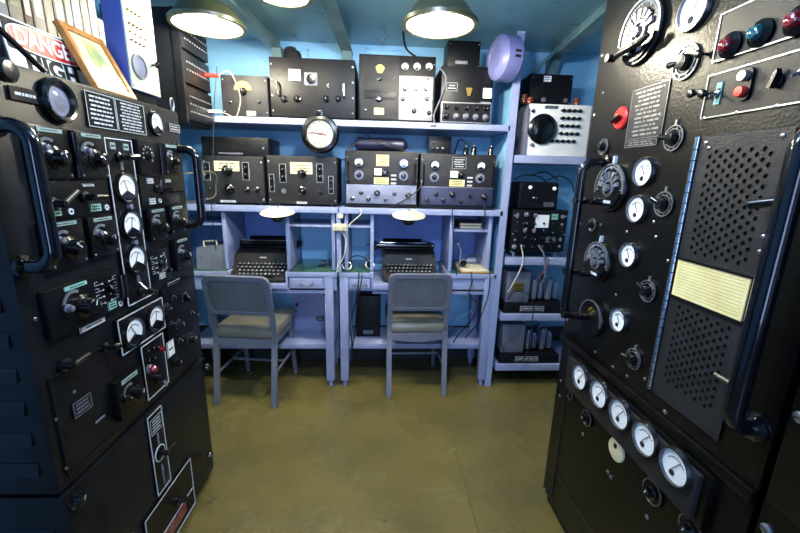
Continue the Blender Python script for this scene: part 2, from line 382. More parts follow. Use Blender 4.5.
for nme, pts, r, mt in [('overhead_conduit', [(530, 0), (505, 12), (470, 26), (440, 30)], .009, 'white'), ('overhead_conduit', [(560, 0), (520, 22), (492, 52)], .008, 'beam'), ('overhead_conduit', [(600, 28), (556, 50), (528, 78)], .010, 'beam'),
                        ('overhead_conduit', [(134, 0), (137, 20), (140, 40)], .008, 'cable'), ('overhead_conduit', [(146, 0), (150, 14), (152, 30)], .008, 'cable'), ('overhead_conduit', [(392, 0), (398, 20), (381, 42)], .009, 'beam')]:
    o = MB(mt).tube([onY(x, y, 2.55) if mt != 'cable' else onY(x, y, 2.3) for x, y in pts], r, 8).build(nme)
    tag(o, {530: 'white conduit running diagonally under ceiling right of the right lamp', 560: 'thin blue painted pipe beside the white ceiling conduit', 600: 'pale pipe under the diagonal beam at upper right', 134: 'black cable rising to ceiling at upper left, left one of two', 146: 'black cable rising to ceiling at upper left, right one of two', 392: 'crooked painted pipe between ceiling beam and right lamp'}[pts[0][0]], 'pipe')
# raised frames and recessed hatch rims on the back wall
def wallframe(px0, py0, px1, py1, disc=None):
    a, b = onY(px0, py0, YB), onY(px1, py1, YB); m_ = MB('wall'); t = .012
    for q in ((a.x, b.x, a.z-t, a.z), (a.x, b.x, b.z, b.z+t), (a.x, a.x+t, b.z, a.z), (b.x-t, b.x, b.z, a.z)): m_.box(q[0], q[1], YB-.012, YB+.01, q[2], q[3], .002)
    return m_.build('wall_frame', wb)
wallframe(272, 48, 309, 62); wallframe(366, 48, 402, 60)
o = MB('wrinkle').lathe([(0, .03), (.05, .03), (.07, 0)], onY(291, 58, YB), seg=20).build('wall_disc', wb)
p1, p2 = onY(223, 62, YB), onY(208, 75, YB)
MB('wall').box(-1.3, -.6, YB-.03, YB, 1.12, 1.17).box(-.2, .7, YB-.03, YB, 1.55, 1.60).build('wall_rail', wb)

# ================================================================== SHELVING
YS = 2.34
Z1, Z2, ZD = 1.702, 1.203, .800
def thing(name, label, cat, loc, group=None, rz=0): return Face(name, label, cat, loc, rz, group)
S = thing('shelf_unit', 'long lavender grey steel shelving against the back wall above the desks', 'shelving', (0, YS, 0))
MB('frame').box(-1.30, .765, 0, .40, Z1-.034, Z1, .003).build('shelf', S.root)
MB('frame').box(-1.30, -.252, 0, .40, Z2-.036, Z2, .003).build('shelf', S.root)
MB('frame').box(-.246, .765, 0, .40, Z2-.036, Z2, .003).build('shelf', S.root)
b = MB('frame'); b.hexa([(.735, 0, 0), (.78, 0, 0), (.78, .006, 0), (.735, .006, 0), (.757, 0, ZC-.02), (.80, 0, ZC-.02), (.80, .006, ZC-.02), (.757, .006, ZC-.02)])
b.hexa([(.774, .006, 0), (.78, .006, 0), (.78, .05, 0), (.774, .05, 0), (.794, .006, ZC-.02), (.80, .006, ZC-.02), (.80, .05, ZC-.02), (.794, .05, ZC-.02)])
b.build('post', S.root)
MB('wall').box(.767, .772, .05, .415, .02, 2.15).build('end_panel', S.root)
MB('wall').box(-1.0, .76, .385, .405, 1.50, 1.62).build('back_rail', S.root)
MB('hutch').box(-.93, -.56, .36, .372, ZD, Z2-.04).build('back_panel', S.root, None, 'deep blue back panel above left desk well')
MB('hutch').box(-.03, .45, .36, .372, ZD, Z2-.04).build('back_panel', S.root, None, 'deep blue back panel above right desk well')
MB('hutch').box(-1.3, -.93, .37, .38, ZD, Z2-.04).build('back_panel', S.root)
MB('wall').box(-.55, -.03, .37, .38, ZD, Z2-.04).build('back_panel', S.root)
MB('hutch').box(.45, .765, .37, .38, ZD, Z2-.04).build('back_panel', S.root)
for x in (-.945, -.565, -.285, -.205, -.045, .455, .70):
    MB('frame').box(x-.011, x+.011, .03, .36, ZD+.005, Z2-.036, .002).build('divider', S.root)
for x0, x1, z in ((-1.29, -.956, 1.09), (-.554, -.296, 1.09), (-.194, -.056, 1.09), (.466, .689, 1.075)):
    MB('frame').box(x0, x1, .04, .36, z-.014, z, .002).build('pigeonhole_shelf', S.root)
MB('frame').box(-.262, -.236, .002, .02, ZD, Z2-.03).build('front_strip', S.root)
b = MB('silver', 'ink'); b.box(.285, .325, -.002, 0, Z1-.026, Z1-.010); b.m('ink').box(.29, .32, -.003, -.0015, Z1-.022, Z1-.014); b.build('shelf_tag', S.root)
b = MB('silver', 'ink'); b.box(-.60, -.56, -.002, 0, Z2-.026, Z2-.010); b.build('shelf_tag', S.root)
# right-hand bay
T = thing('side_rack', 'lavender steel storage rack with four shelves right of the tall post', 'shelving', (0, YS, 0))
for z in (1.535, .905, .525, .16): MB('frame').box(.805, 1.70, 0, .40, z-.045, z, .003).build('shelf', T.root)
for x, y in ((.802, .36), (1.66, -.004)):
    b = MB('frame'); b.box(x, x+.035, y, y+.004, 0, 2.18); b.box(x, x+.004, y, y+.04, 0, 2.18); b.build('post', T.root)
MB('wall').box(.84, 1.62, .40, .404, .95, 1.45).build('back_plate', T.root)

# ================================================================== DESKS
def desk(label, X0, X1, wells, wings, legs, drawer):
    D = thing('operating_desk', label, 'desk', (0, YS, 0)); r = D.root; zt = ZD
    for x0, x1 in wings:
        MB('frame').box(x0, x1, .0, .39, zt-.035, zt-.004, .003).build('desktop', r)
        MB('lino').box(x0+.008, x1-.008, .006, .385, zt-.004, zt, .001).build('linoleum_top', r)
        MB('frame').box(x0+.005, x1-.005, .012, .37, zt-.125, zt-.036, .002).build('apron', r)
    MB('frame').box(wells[0], wells[1], -.012, .39, .69, .725, .003).build('typewriter_platform', r)
    for x in wells: MB('frame').box(x-.006, x+.006, -.005, .39, .68, zt-.002, .001).build('well_side', r)
    MB('frame').box(wells[0], X1-.06 if X1 < 0 else X1-.08, .012, .03, .655, .69, .002).build('front_rail', r)
    for x, y in legs:
        b = MB('frame'); b.box(x-.027, x+.027, y, y+.05, .045, zt-.036, .003); b.cyl((x, y+.025, 0), (x, y+.025, .05), .016, seg=12); b.build('leg', r)
    MB('frame').box(X0+.03, X1-.03, .06, .36, .25, .285, .003).build('lower_shelf', r)
    x0, x1 = drawer; dr = MB('frame').box(x0, x1, .0, .20, .69, .758, .004).build('drawer', r)
    xm = (x0+x1)/2; b = MB('silver'); pts = [(xm+.04*math.cos(PI*k/10), -.002-.02*math.sin(PI*k/10), .727-.008*math.sin(PI*k/10)) for k in range(11)]
    b.tube(pts, .004, 8); b.build('pull_handle', dr); return D
d1 = desk('lavender steel typewriter desk at left with green linoleum top', -1.28, -.265, (-.93, -.575), [(-1.28, -.935), (-.57, -.262)], [(-1.2, .0), (-.315, .0), (-1.2, .32), (-.315, .32)], (-.555, -.35))
d2 = desk('lavender steel typewriter desk at right with four white legs', -.25, .765, (-.04, .445), [(-.25, -.045), (.45, .76)], [(-.22, .0), (.715, .0), (-.22, .32), (.715, .32)], (-.185, -.055))

# ================================================================== LEFT TRANSMITTER
pb = onZ(212, 478, 0); dl = ray(388, 170); rzL = math.atan2(dl.y, dl.x)
L = Face('radio_transmitter', 'tall grey black transmitter cabinet at left crowded with knobs and meters', 'transmitter', pb, rzL)
U0, U1 = -.715, .045; ZJ, ZT = .597, 1.615; DP = .50
body(L, U0, U1, ZJ+.004, ZT, DP, 'rack', 'upper_cabinet', .012, .004)
body(L, U0+.002, U1-.012, .03, ZJ-.006, DP, 'rack', 'lower_cabinet', .010, .0)
body(L, U0+.02, U1-.03, 0, .03, DP-.03, 'black', 'plinth', 0, .03)
MB('silver', 'rack').m('rack').box(U0, U1-.008, -.004, .01, ZJ-.010, ZJ+.001, .002).build('joint_ledge', L.root)
for k in range(9):   # louvres on the near side
    z = .66+k*.085
    b = MB('rack'); b.hexa([(U0-.008, .04, z), (U0-.008, .44, z), (U0+.002, .44, z), (U0+.002, .04, z), (U0-.001, .04, z+.035), (U0-.001, .44, z+.035), (U0+.002, .44, z+.035), (U0+.002, .04, z+.035)]); b.build('louvre', L.root)
for k in range(5):
    z = .12+k*.085
    b = MB('rack'); b.hexa([(U0-.007, .04, z), (U0-.007, .44, z), (U0+.004, .44, z), (U0+.004, .04, z), (U0+.001, .04, z+.035), (U0+.001, .44, z+.035), (U0+.004, .44, z+.035), (U0+.004, .04, z+.035)]); b.build('louvre', L.root)
def xr(px, py): return L.p(px, py)
# nameplates
x0, z1 = L.p(83, 91); x1, z0 = L.p(118, 133); x2 = L.p(144, 120)[0]
plate(L, x0, x1-.002, 1.508, 1.598, 'black', 7, label='black nameplate with silver border and lines of engraved text'); plate(L, x1+.002, x2, 1.508, 1.598, 'black', 9, label='black nameplate with silver border, right of the other')
x, z = L.p(24, 95); plate(L, x-.035, x+.04, z-.014, z+.014, 'black', 1, False)
x, z = L.p(174, 128); plate(L, x-.035, x+.035, z-.014, z+.012, 'black', 2)
x, z = L.p(61, 101, .01); g = MB('bake').lathe([(.034, .004), (.038, .014), (.045, .016), (.051, .010), (.052, 0), (.034, 0)], seg=32).build('sight_glass', L.root, (x, 0, z), 'large round black bezel with bluish glass')
MB('bluepan').lathe([(0, .002), (.035, .002)], seg=28).build('inner_disc', g); MB('grey').lathe([(0, .003), (.018, .003)], (.008, 0, -.006), seg=20).build('inner_disc', g); MB('glass').lathe([(0, .013), (.018, .012), (.035, .007)], seg=28).build('glass', g)
x, z = L.p(158, 124, .01); meter(L, x, z, .042, ang=-25)
def kunit(x0, x1, z0, z1, off=.018, kr=.026, lab=True, dr=.036):
    b = MB('black'); b.box(x0, x1, -off, .002, z0, z1, .003); b.build('module_panel', L.root)
    xm = (x0+x1)/2
    dial(L, xm-.014, (z0+z1)/2+.004, dr, 11, off, (165, 60), ring=False); knob(L, xm+.004, (z0+z1)/2-.010, kr, 'skirt', random.uniform(-1, 1), off)
    knob(L, xm-.026, (z0+z1)/2+.012, .010, 'small', 0, off+.003, mt='grey')
    if lab: plate(L, xm-.034, xm+.034, z1-.013, z1-.004, 'labelg', 1, False, off, 'label_plate', ink='ink')
    for sx in (x0+.008, x1-.008): screw(L, sx, z0+.008, .003, off)
def mpanel(x0, x1, z0, z1, th=.008, mt='black', border=False, name='module_panel', label=None):
    b = MB(mt, 'mark'); b.box(x0, x1, -th, .002, z0, z1, .002); b.m('mark')
    if border:
        for q in ((x0, x0+.003, z0, z1), (x1-.003, x1, z0, z1), (x0, x1, z1-.003, z1), (x0, x1, z0, z0+.003)): b.box(q[0], q[1], -th-.0015, -th+.0005, q[2], q[3])
    return b.build(name, L.root, None, label)
kunit(-.637, -.530, 1.372, 1.490); kunit(-.508, -.406, 1.372, 1.490)
kunit(-.642, -.530, 1.160, 1.275, kr=.028); kunit(-.512, -.410, 1.163, 1.272, kr=.024)
kunit(-.118, -.034, 1.385, 1.490, kr=.020, dr=.030); kunit(-.248, -.155, 1.163, 1.272, kr=.025); kunit(-.125, -.030, 1.170, 1.272, kr=.023, dr=.034)
mpanel(-.262, -.178, 1.385, 1.490, .018); dial(L, -.222, 1.444, .034, 9, .018, (200, -40), ring=False, lug=True); knob(L, -.222, 1.442, .015, 'skirt', .4, .020)
mpanel(-.637, -.406, 1.280, 1.366); mpanel(-.262, -.034, 1.280, 1.378)
for x0, x1, z0, z1, mt in ((-.612, -.578, 1.284, 1.306, 'teal'), (-.487, -.445, 1.284, 1.306, 'teal'), (-.225, -.190, 1.284, 1.306, 'mark'), (-.225, -.190, 1.352, 1.372, 'mark'), (-.118, -.085, 1.354, 1.368, 'mark'), (-.50, -.46, 1.350, 1.360, 'mark')): plate(L, x0, x1, z0, z1, mt, 2, True, .008, 'label_plate', ink='ink')
def lever(x, z, off, dx, dz, r=.007, mt='silver', hub='bake', out=.045, base=.016):
    b = MB(hub, mt); b.lathe([(0, 0), (base, 0), (base, .008), (base*.6, .012), (base*.55, out), (0, out+.002)], (x, -off, z), seg=16)
    b.m(mt).cyl((x, -off-out+.006, z), (x+dx, -off-out-.004, z+dz), r, r*.75, 12); return b.build('lever', L.root)
lever(-.600, 1.315, .008, .035, .030, .0065, 'oldbrass', out=.035); lever(-.500, 1.325, .008, .03, .0, .008, 'bake', out=.035)
lever(-.150, 1.330, .008, .045, -.004, .008, 'bake', out=.045); lever(-.178, 1.335, .008, -.004, .030, .003, 'grey', out=.02)
for x, z in ((-.55, 1.292), (-.425, 1.292), (-.165, 1.294)): MB('mark').ring(x, z, .004, .008, -.011, -.007, 14).build('jack', L.root)
for x, z0, z1 in ((-.519, 1.375, 1.485), (-.148, 1.385, 1.488)):
    MB('handle').cyl((x, -.022, z0), (x, -.022, z1), .007, seg=12).build('guard_tube', L.root)
x, z = L.p(43, 174); plate(L, x-.006, x+.008, z-.04, z+.04, 'black', 5)
# lower row modules
mpanel(-.672, -.425, 1.000, 1.118, .016)
dial(L, -.600, 1.068, .040, 13, .016, (165, 60), ring=False); knob(L, -.572, 1.052, .031, 'skirt', .4, .016); knob(L, -.622, 1.062, .011, 'small', 0, .019, mt='grey')
plate(L, -.62, -.55, 1.104, 1.114, 'teal', 1, False, .016, 'label_plate', ink='ink'); diagram(L, -.53, -.43, 1.020, 1.112, .016); knob(L, -.480, 1.070, .017, 'bar', -.6, .016)
plate(L, -.49, -.455, 1.006, 1.030, 'teal', 2, True, .016, 'label_plate', ink='ink'); MB('bake').cyl((-.435, -.030, 1.03), (-.435, -.030, 1.10), .011, seg=12).build('guard_tube', L.root)
MB('mark').ring(-.440, 1.012, .004, .008, -.019, -.0155, 14).build('jack', L.root)
mpanel(-.272, -.150, 1.020, 1.130, .010); diagram(L, -.265, -.160, 1.040, 1.125, .010)
knob(L, -.205, 1.080, .017, 'bar', .5, .010); plate(L, -.225, -.19, 1.025, 1.048, 'mark', 2, True, .010, 'label_plate', ink='ink'); knob(L, -.165, 1.045, .009, 'small', 0, .01)
kunit(-.122, -.022, 1.030, 1.148, .020, .026, dr=.036)
x, z = L.p(174, 283); plate(L, x-.045, x+.035, z-.012, z+.010, 'black', 1)
x, z = L.p(94, 324); plate(L, x-.05, x+.04, z-.008, z+.010, 'mark', 1, True, ink='ink')
# centre strip
mpanel(-.392, -.274, .985, 1.484, .006, border=True, name='meter_strip')
for xx in (-.362, -.304): plate(L, xx-.014, xx+.012, 1.452, 1.474, 'labelg', 1, True, .006, 'label_plate', ink='ink')
for z, a in ((1.343, -20), (1.231, 15), (1.123, 30)): meter(L, -.333, z, .048, ang=a, off=.006)
for z in (1.287, 1.176): MB('grey').lathe([(0, 0), (.008, 0), (.008, .012), (0, .014)], (-.33, -.006, z), seg=12).build('cap', L.root)
MB('silver').box(-.340, -.330, -.009, -.005, 1.395, 1.445).build('slot', L.root)
lever(-.345, 1.432, .006, .03, .004, .010, 'bake', out=.04, base=.014)
MB('grey').box(-.338, -.326, -.010, -.005, 1.045, 1.07).build('slot', L.root); lever(-.330, 1.015, .006, .018, -.006, .011, 'bake', out=.04)
MB('silver').cyl((-.331, -.01, 1.045), (-.328, -.03, 1.02), .0025, seg=8).build('link_rod', L.root)
# lower right instrument panel
mpanel(-.452, -.222, .848, .962, .008, border=True, name='meter_panel')
meter(L, -.394, .903, .050, ang=-30, off=.008); meter(L, -.278, .905, .048, ang=20, off=.008)
mpanel(-.215, -.010, .745, .985, .012)
for px, py, r, kd in ((189, 298, .020, 'bar'), (171, 309, .018, 'skirt'), (183, 325, .020, 'skirt'), (194, 339, .022, 'skirt'), (178, 298, .009, 'small'), (196, 313, .009, 'small'), (184, 341, .010, 'small'), (176, 324, .008, 'small')):
    x, z = L.p(px, py, .03); dial(L, x, z, r*1.3, 9, .012, ring=False); knob(L, x, z, r, kd, random.uniform(-1, 1), .013)
x, z = L.p(173, 348, .02); plate(L, x-.024, x+.020, z-.030, z+.028, 'white', 1, True, .012, 'white_card', ink='ink')
x, z = L.p(164, 349, .03); knob(L, x, z, .012, 'ball', 0, .004, label='dark red knob', mt='redg')
x, z = L.p(180, 363, .02); knob(L, x, z, .020, 'skirt', .7, .002)
# vertical control strip with red lamp
x0, x1 = L.p(139, 350)[0], L.p(163, 350)[0]
mpanel(x0, x1, .640, .835, .006, border=True, name='control_strip')
for dx, z, kd in ((.02, .812, 'small'), (.05, .808, 'small'), (.075, .800, 'small'), (.02, .775, 'bar'), (.05, .772, 'small'), (.02, .735, 'small')): knob(L, x0+dx, z, .009, kd, .5, .006)
x, z = L.p(153, 369, .02); MB('silver', 'redg').lathe([(0, 0), (.016, 0), (.015, .01), (.013, .012)], (x, -.006, z)).m('redg').lathe([(.014, .010), (.013, .020), (.008, .027), (0, .03)], (x, -.006, z)).build('indicator_lamp', L.root, None, 'round red pilot lamp')
lever((x0+x1)/2, .690, .006, .0, -.030, .006, 'silver', out=.025)
x, z = L.p(80, 365, .04); lever(x, z, .0, .042, .010, .009, 'bronze', out=.030, base=.018)
x, z = L.p(115, 347, .03); lever(x, z, .0, .012, .0, .011, 'bake', out=.035, base=.014)
x, z = L.p(82, 405); plate(L, x-.03, x+.03, z-.022, z+.02, 'wrinkle', 3, ink='grey')
x, z = L.p(74, 392); screw(L, x, z, .005); x, z = L.p(100, 419); MB('grey').box(x-.018, x+.018, -.002, 0, z-.003, z+.003).build('mark', L.root)
mpanel(-.510, -.395, .665, .790, .02); plate(L, -.49, -.42, .773, .785, 'labelg', 1, False, .02, 'label_plate', ink='ink')
dial(L, -.465, .735, .034, 11, .02, (165, 60), ring=False); knob(L, -.440, .718, .025, 'skirt', .3, .02); knob(L, -.480, .722, .013, 'skirt', 0, .023); knob(L, -.498, .740, .009, 'small', 0, .02)
b = MB('rack')
for q in ((-.69, -.47, .905, .909), (-.69, -.686, .63, .908), (-.69, -.52, .630, .634)): b.box(q[0], q[1], -.003, .002, q[2], q[3])
b.build('panel_ridge', L.root)
# lower cabinet details
x0, x1 = L.p(148, 440)[0], L.p(164, 440)[0]; z1 = .585; z0 = L.p(160, 492)[1]
mpanel(x0, x1, z0, z1, .006, border=True, name='control_strip'); plate(L, x0+.008, x1-.008, z1-.075, z1-.018, 'black', 4, True, .006); xm = (x0+x1)/2
MB('mark').ring(xm, z1-.165, .026, .030, -.009, -.005, 24).build('ring_mark', L.root); lever(xm, z1-.165, .006, .04, .012, .006, 'bake', out=.03)
MB('grey').box(xm-.004, xm+.004, -.009, -.005, z1-.13, z1-.085).box(xm-.004, xm+.004, -.009, -.005, z0+.02, z1-.21).build('slot', L.root)
x0, x1, z0, z1 = L.p(141, 520)[0], L.p(189, 470)[0], .035, L.p(188, 457)[1]; b = MB('black', 'mark'); b.box(x0, x1, -.010, .002, z0, z1); b.m('mark')
for q in ((x0, x0+.003, z0, z1), (x1-.003, x1, z0, z1), (x0, x1, z1-.003, z1), (x0, x1, z0, z0+.003), (x0, x1, z0+.08, z0+.084)): b.box(q[0], q[1], -.012, -.0095, q[2], q[3])
b.build('instruction_plate', L.root, None, 'large black instruction plate with silver border')
plate(L, x0+.09, x1-.07, z0+.032, z0+.072, 'redd', 3, True, .010, 'warning_tag', ink='silver', label='red warning tag'); lever(x1-.12, z0+.13, .010, .012, .008, .010, 'bake', out=.03)
x, z = L.p(83, 500, .02); knob(L, x, z, .022, 'skirt', .5, 0)
for px, py in ((208, 367), (211, 455)): x, z = L.p(px, py, .03); knob(L, min(x, U1-.025), z, .016, 'ball', 0, 0)
bar_handle(L, -.693, 1.185, 1.480, .070, .0155); bar_handle(L, -.014, 1.190, 1.475, .075, .015)
x, z = L.p(6, 70, .03); b = MB('bake'); b.lathe([(0, 0), (.016, 0), (.014, .012), (.022, .018), (.024, .034), (.018, .040), (0, .042)], seg=20); b.build('knob', L.root, (x, 0, z), 'large black knob at upper left corner')
for x in (-.69, .03):
    for z in (.66, .80, 1.06, 1.56): screw(L, x, z, .005)
b = MB('silver'); b.tube([(.022+.012*math.cos(2*PI*k/18), .012, ZT+.026+.018*math.sin(2*PI*k/18)) for k in range(19)], .003, 8, False); b.cyl((.022, .012, ZT-.002), (.022, .012, ZT+.010), .006, seg=12); b.build('eyebolt', L.root)

# ---------- things on top of left transmitter
def wpos(F, x, y, z): return F.mw @ Vector((x, y, z))
p = wpos(L, -.505, .10, ZT)
Sg = Face('warning_sign', 'white danger high sign with red oval leaning on top of left transmitter', 'sign', p, rzL, tilt=R(-8))
def textmesh(s, size, name, parent, loc, mt, rot=(PI/2, 0, 0), sx=1, bold=.0):
    c = bpy.data.curves.new(name, 'FONT'); c.body = s; c.size = size; c.extrude = .0006; c.align_x = 'CENTER'; c.align_y = 'CENTER'; c.offset = bold
    o = bpy.data.objects.new(name, c); COL.objects.link(o); bpy.context.view_layer.update()
    me = bpy.data.meshes.new_from_object(o.evaluated_get(bpy.context.evaluated_depsgraph_get())); me.materials.clear(); me.materials.append(M[mt])
    bpy.data.objects.remove(o); q = link(name, me, parent, loc, rot=rot); q.scale = (sx, 1, 1); return q
HS = .135
MB('white').box(0, .25, 0, .003, 0, HS).build('board', Sg.root); MB('ink').prism(rrect(.004, .246, HS-.074, HS-.004, .006), -.0010, 0).build('black_header', Sg.root)
el = lambda a, c, e: [(a[0]+c*math.copysign(abs(math.cos(t))**.7, math.cos(t)), a[1]+e*math.copysign(abs(math.sin(t))**.7, math.sin(t))) for t in [2*PI*k/40 for k in range(40)]]
MB('white').prism(el((.125, HS-.039), .116, .032), -.0018, -.0009).build('oval_border', Sg.root); MB('redp').prism(el((.125, HS-.039), .112, .0285), -.0026, -.0016).build('red_oval', Sg.root)
textmesh('DANGER', .056, 'lettering', Sg.root, (.125, -.0032, HS-.040), 'white', bold=.0012, sx=.88); textmesh('HIGH', .060, 'lettering', Sg.root, (.125, -.001, HS-.098), 'ink', bold=.0022, sx=1.15)
p = wpos(L, -.325, .040, ZT+.004)
Fr = Face('picture_frame', 'wooden picture frame leaning on transmitter top beside the danger sign', 'picture', p, rzL, tilt=R(-26))
b = MB('wood'); fw, fh, t = .175, .195, .019
for q in ((0, fw, 0, t), (0, fw, fh-t, fh), (0, t, t, fh-t), (fw-t, fw, t, fh-t)): b.box(q[0], q[1], -.008, .010, q[2], q[3], .002)
b.build('frame', Fr.root)
MB('white').box(t, fw-t, 0, .004, t, fh-t).build('mount', Fr.root); MB('dialy').prism([(.035, .035), (.16, .035), (.16, .18), (.035, .18)], -.001, .0).build('print', Fr.root)
art = mat('print_art', (206, 200, 120), .6, 0, (150, 170, 120), 22); M['art'] = art; M['art2'] = mat('print_pink', (226, 150, 110), .6, 0, (200, 110, 80), 30)
MB('art').prism([(.06, .09), (.075, .165), (.12, .15), (.13, .10), (.10, .075)], -.002, -.001).build('print', Fr.root); MB('art2').prism(el((.11, .062), .038, .022), -.002, .0).build('print', Fr.root)
MB('glass').box(t, fw-t, -.005, -.004, t, fh-t).build('glass', Fr.root)
# black rod lying against the sign
a = L.p(-6, 24, -.05); c_ = L.p(44, 68, -.03)
o = MB('bake').tube([wpos(L, a[0], .05, a[1]), wpos(L, (a[0]+c_[0])/2, .04, (a[1]+c_[1])/2-.004), wpos(L, c_[0], .03, ZT+.007)], .0065, 8).build('rod'); tag(o, 'slim black rod lying in front of the danger sign', 'rod')
# binders on the cabinet top
spine = [('whiteb', (205, 212, 218)), ('navyb', (30, 42, 92)), ('navyb', 0), ('greyb', (168, 176, 180)), ('tanb', (178, 168, 140)), ('redb', (92, 28, 26)), ('tanb', 0), ('greytan', (150, 140, 120)), ('tanb', 0), ('greytan', 0), ('whiteb', 0), ('greytan', 0), ('greyb', 0), ('navyb', 0), ('navyb', 0)]
names = {'whiteb': 'white', 'navyb': 'navy blue', 'greyb': 'pale grey', 'tanb': 'tan', 'redb': 'dark red', 'greytan': 'worn grey brown'}
for n_, c in spine:
    if c: c = tuple(int(v*.66) for v in c); M[n_] = mat(n_, c, .55, 0, tuple(int(v*.85) for v in c), 25)
u = -.475; widths = [.040, .028, .028, .034, .042, .028, .040, .034, .040, .030, .036, .034, .036, .028, .030]; cnt = {}
place = ['first', 'second', 'third', 'fourth', 'fifth']
for i, ((n_, c), wd) in enumerate(zip(spine, widths)):
    hgt = .36+.03*((i*37) % 5)/5-.02; hgt = hgt if i < 13 else .30
    cnt[n_] = cnt.get(n_, 0)+1
    Bk = Face('binder', '%s binder on left transmitter, %s %s one from left' % (names[n_], place[cnt[n_]-1], names[n_]), 'binder', wpos(L, u, .235, ZT), rzL, 'binders on top of the left transmitter')
    MB(n_).box(0, wd, 0, .004, 0, hgt).box(0, .003, 0, .23, 0, hgt).box(wd-.003, wd, 0, .23, 0, hgt).build('cover', Bk.root)
    MB('paper').box(.004, wd-.004, .005, .22, .004, hgt-.008).build('pages', Bk.root)
    if i % 3 != 1:
        b = MB('paper', 'ink'); b.box(wd*.18, wd*.82, -.0008, 0, hgt*.6, hgt*.82); b.build('spine_label', Bk.root)
    else:
        for k in range(3): MB('oldbrass').box(wd*.15, wd*.85, -.0008, 0, hgt*(.3+.15*k), hgt*(.3+.15*k)+.004).build('spine_band', Bk.root)
    u += wd+.003
# pale test instrument
p = wpos(L, -.130, .060, ZT)
Ti = Face('test_instrument', 'pale green instrument with blue sides and round dial on left transmitter', 'instrument', p, rzL)
Ti.off = .002
MB('bluebox').box(0, .170, .002, .065, .045, .395, .004).build('case', Ti.root); MB('palebox').box(.003, .167, -.002, .006, .048, .392).build('front_panel', Ti.root)
b = MB('black'); b.box(.01, .16, .01, .06, 0, .046, .01); b.build('base', Ti.root)
b = MB('grey'); b.ring(.052, .125, .034, .040, -.008, 0, 28); b.build('dial_rim', Ti.root); MB('bluepan').lathe([(0, .004), (.036, .004)], (.052, 0, .125)).build('dial_disc', Ti.root)
knob(Ti, .132, .150, .012, 'ball', 0)
for i, (z, xs) in enumerate(((.34, .04), (.29, .045), (.25, .045), (.225, .06), (.20, .05))):
    b = MB('brass' if i % 2 else 'redd')
    for k in range(4): b.lathe([(0, 0), (.0035, 0), (.003, .007), (0, .008)], (.025+xs*k*.45, -.002, z), seg=8)
    b.build('terminal_row', Ti.root, None, None, True)
for x in (.01, .16):
    for z in (.06, .38): screw(Ti, x, z, .004)

# ---------- patch panel cabinet hung on left wall beyond the transmitter
pf = onY(216, 130, 2.32); pn = onX(181, 60, pf.x-.01)
Pc = Face('jack_panel', 'black jack field cabinet hung high on the left wall below a lamp', 'cabinet', (pf.x-.01, pn.y, 1.62), R(90-1))
wid = 2.30-pn.y; hgt = .50
MB('radiob').box(0, wid, .012, .34, 0, hgt, .004).build('case', Pc.root); Pc.off = .0
MB('black').box(-.004, .014, -.004, .03, 0, hgt).build('edge_angle', Pc.root)
for z0, z1 in ((.34, .49), (.19, .325), (.02, .175)): MB('radiob').box(.016, wid-.004, -.004, .012, z0, z1, .003).build('jack_strip', Pc.root)
for r_, z in enumerate((.455, .42, .385, .285, .25, .13, .095, .06)):
    b = MB('silver')
    for k in range(10): b.m('silver').ring(.045+k*(wid-.07)/9, z, .0018, .004, -.008, -.004, 10)
    b.build('jack_row', Pc.root)
o = MB('redp').cyl(wpos(Pc, wid-.05, -.004, .27), wpos(Pc, wid-.05, -.07, .27), .010, seg=10).build('patch_plug'); tag(o, 'red patch plug pushed into the jack cabinet', 'plug')
o = MB('facew').cyl(wpos(Pc, wid-.05, -.004, .09), wpos(Pc, wid-.05, -.07, .09), .008, seg=10).build('patch_plug'); tag(o, 'white patch plug low on the jack cabinet', 'plug')
def cable(pts, r, label, mt='cable', cat='cable', smooth=6):
    P = [Vector(p) for p in pts]; out = []
    for i in range(len(P)-1):
        p0, p1, p2, p3 = P[max(i-1, 0)], P[i], P[i+1], P[min(i+2, len(P)-1)]
        for k in range(smooth):
            t = k/smooth; out.append(.5*((2*p1)+(p2-p0)*t+(2*p0-5*p1+4*p2-p3)*t*t+(3*p1-p0-3*p2+p3)*t**3))
    out.append(P[-1]); o = MB(mt).tube(out, r, 7).build('cable'); tag(o, label, cat); return o
q0 = wpos(Pc, wid-.05, -.07, .27); q1 = wpos(Pc, wid-.05, -.07, .09)
cable([q0, q0+Vector((.06, .0, .02)), q0+Vector((.10, .02, -.10)), q0+Vector((.07, 0, -.22)), q1+Vector((.05, 0, -.02)), q1], .003, 'pale patch cord looping between red and white plugs', 'cordp')

# ================================================================== RIGHT TRANSMITTER
pb = onZ(543, 500, 0); dr_ = ray(372, 179); rzR = math.atan2(-dr_.y, -dr_.x)
Q = Face('radio_transmitter', 'tall black transmitter cabinet at right with white meters and perforated door', 'transmitter', pb, rzR)
V0, V1 = -.018, .785
body(Q, V0, V1, .80, ZC-.02, .52, 'rackR', 'upper_cabinet', .004, .006)
b = MB('rackR'); b.box(V0, V1, 0, .008, .802, ZC-.025, .002); b.build('front_panel', Q.root)
body(Q, V0, V1, .05, .785, .52, 'rackR', 'lower_cabinet', .004, .002)
body(Q, V0+.015, V1, 0, .05, .50, 'black', 'plinth', 0, .02)
MB('rackR').box(V0, V1+.0, -.012, .01, .772, .800, .003).build('joint_ledge', Q.root)
def q_(px, py, off=0): return Q.p(px, py, off)
Q.off = 0
for px, py, r in ((642, 172, .043), (635, 209, .042), (627, 255, .040), (617, 320, .040)):
    x, z = q_(px, py, .01); meter(Q, x, z, r, 'bezel', ang=-30, black_half=False)
x, z = q_(692, 9, .01); meter(Q, x, z, .050, 'bezel', ang=25, black_half=False)
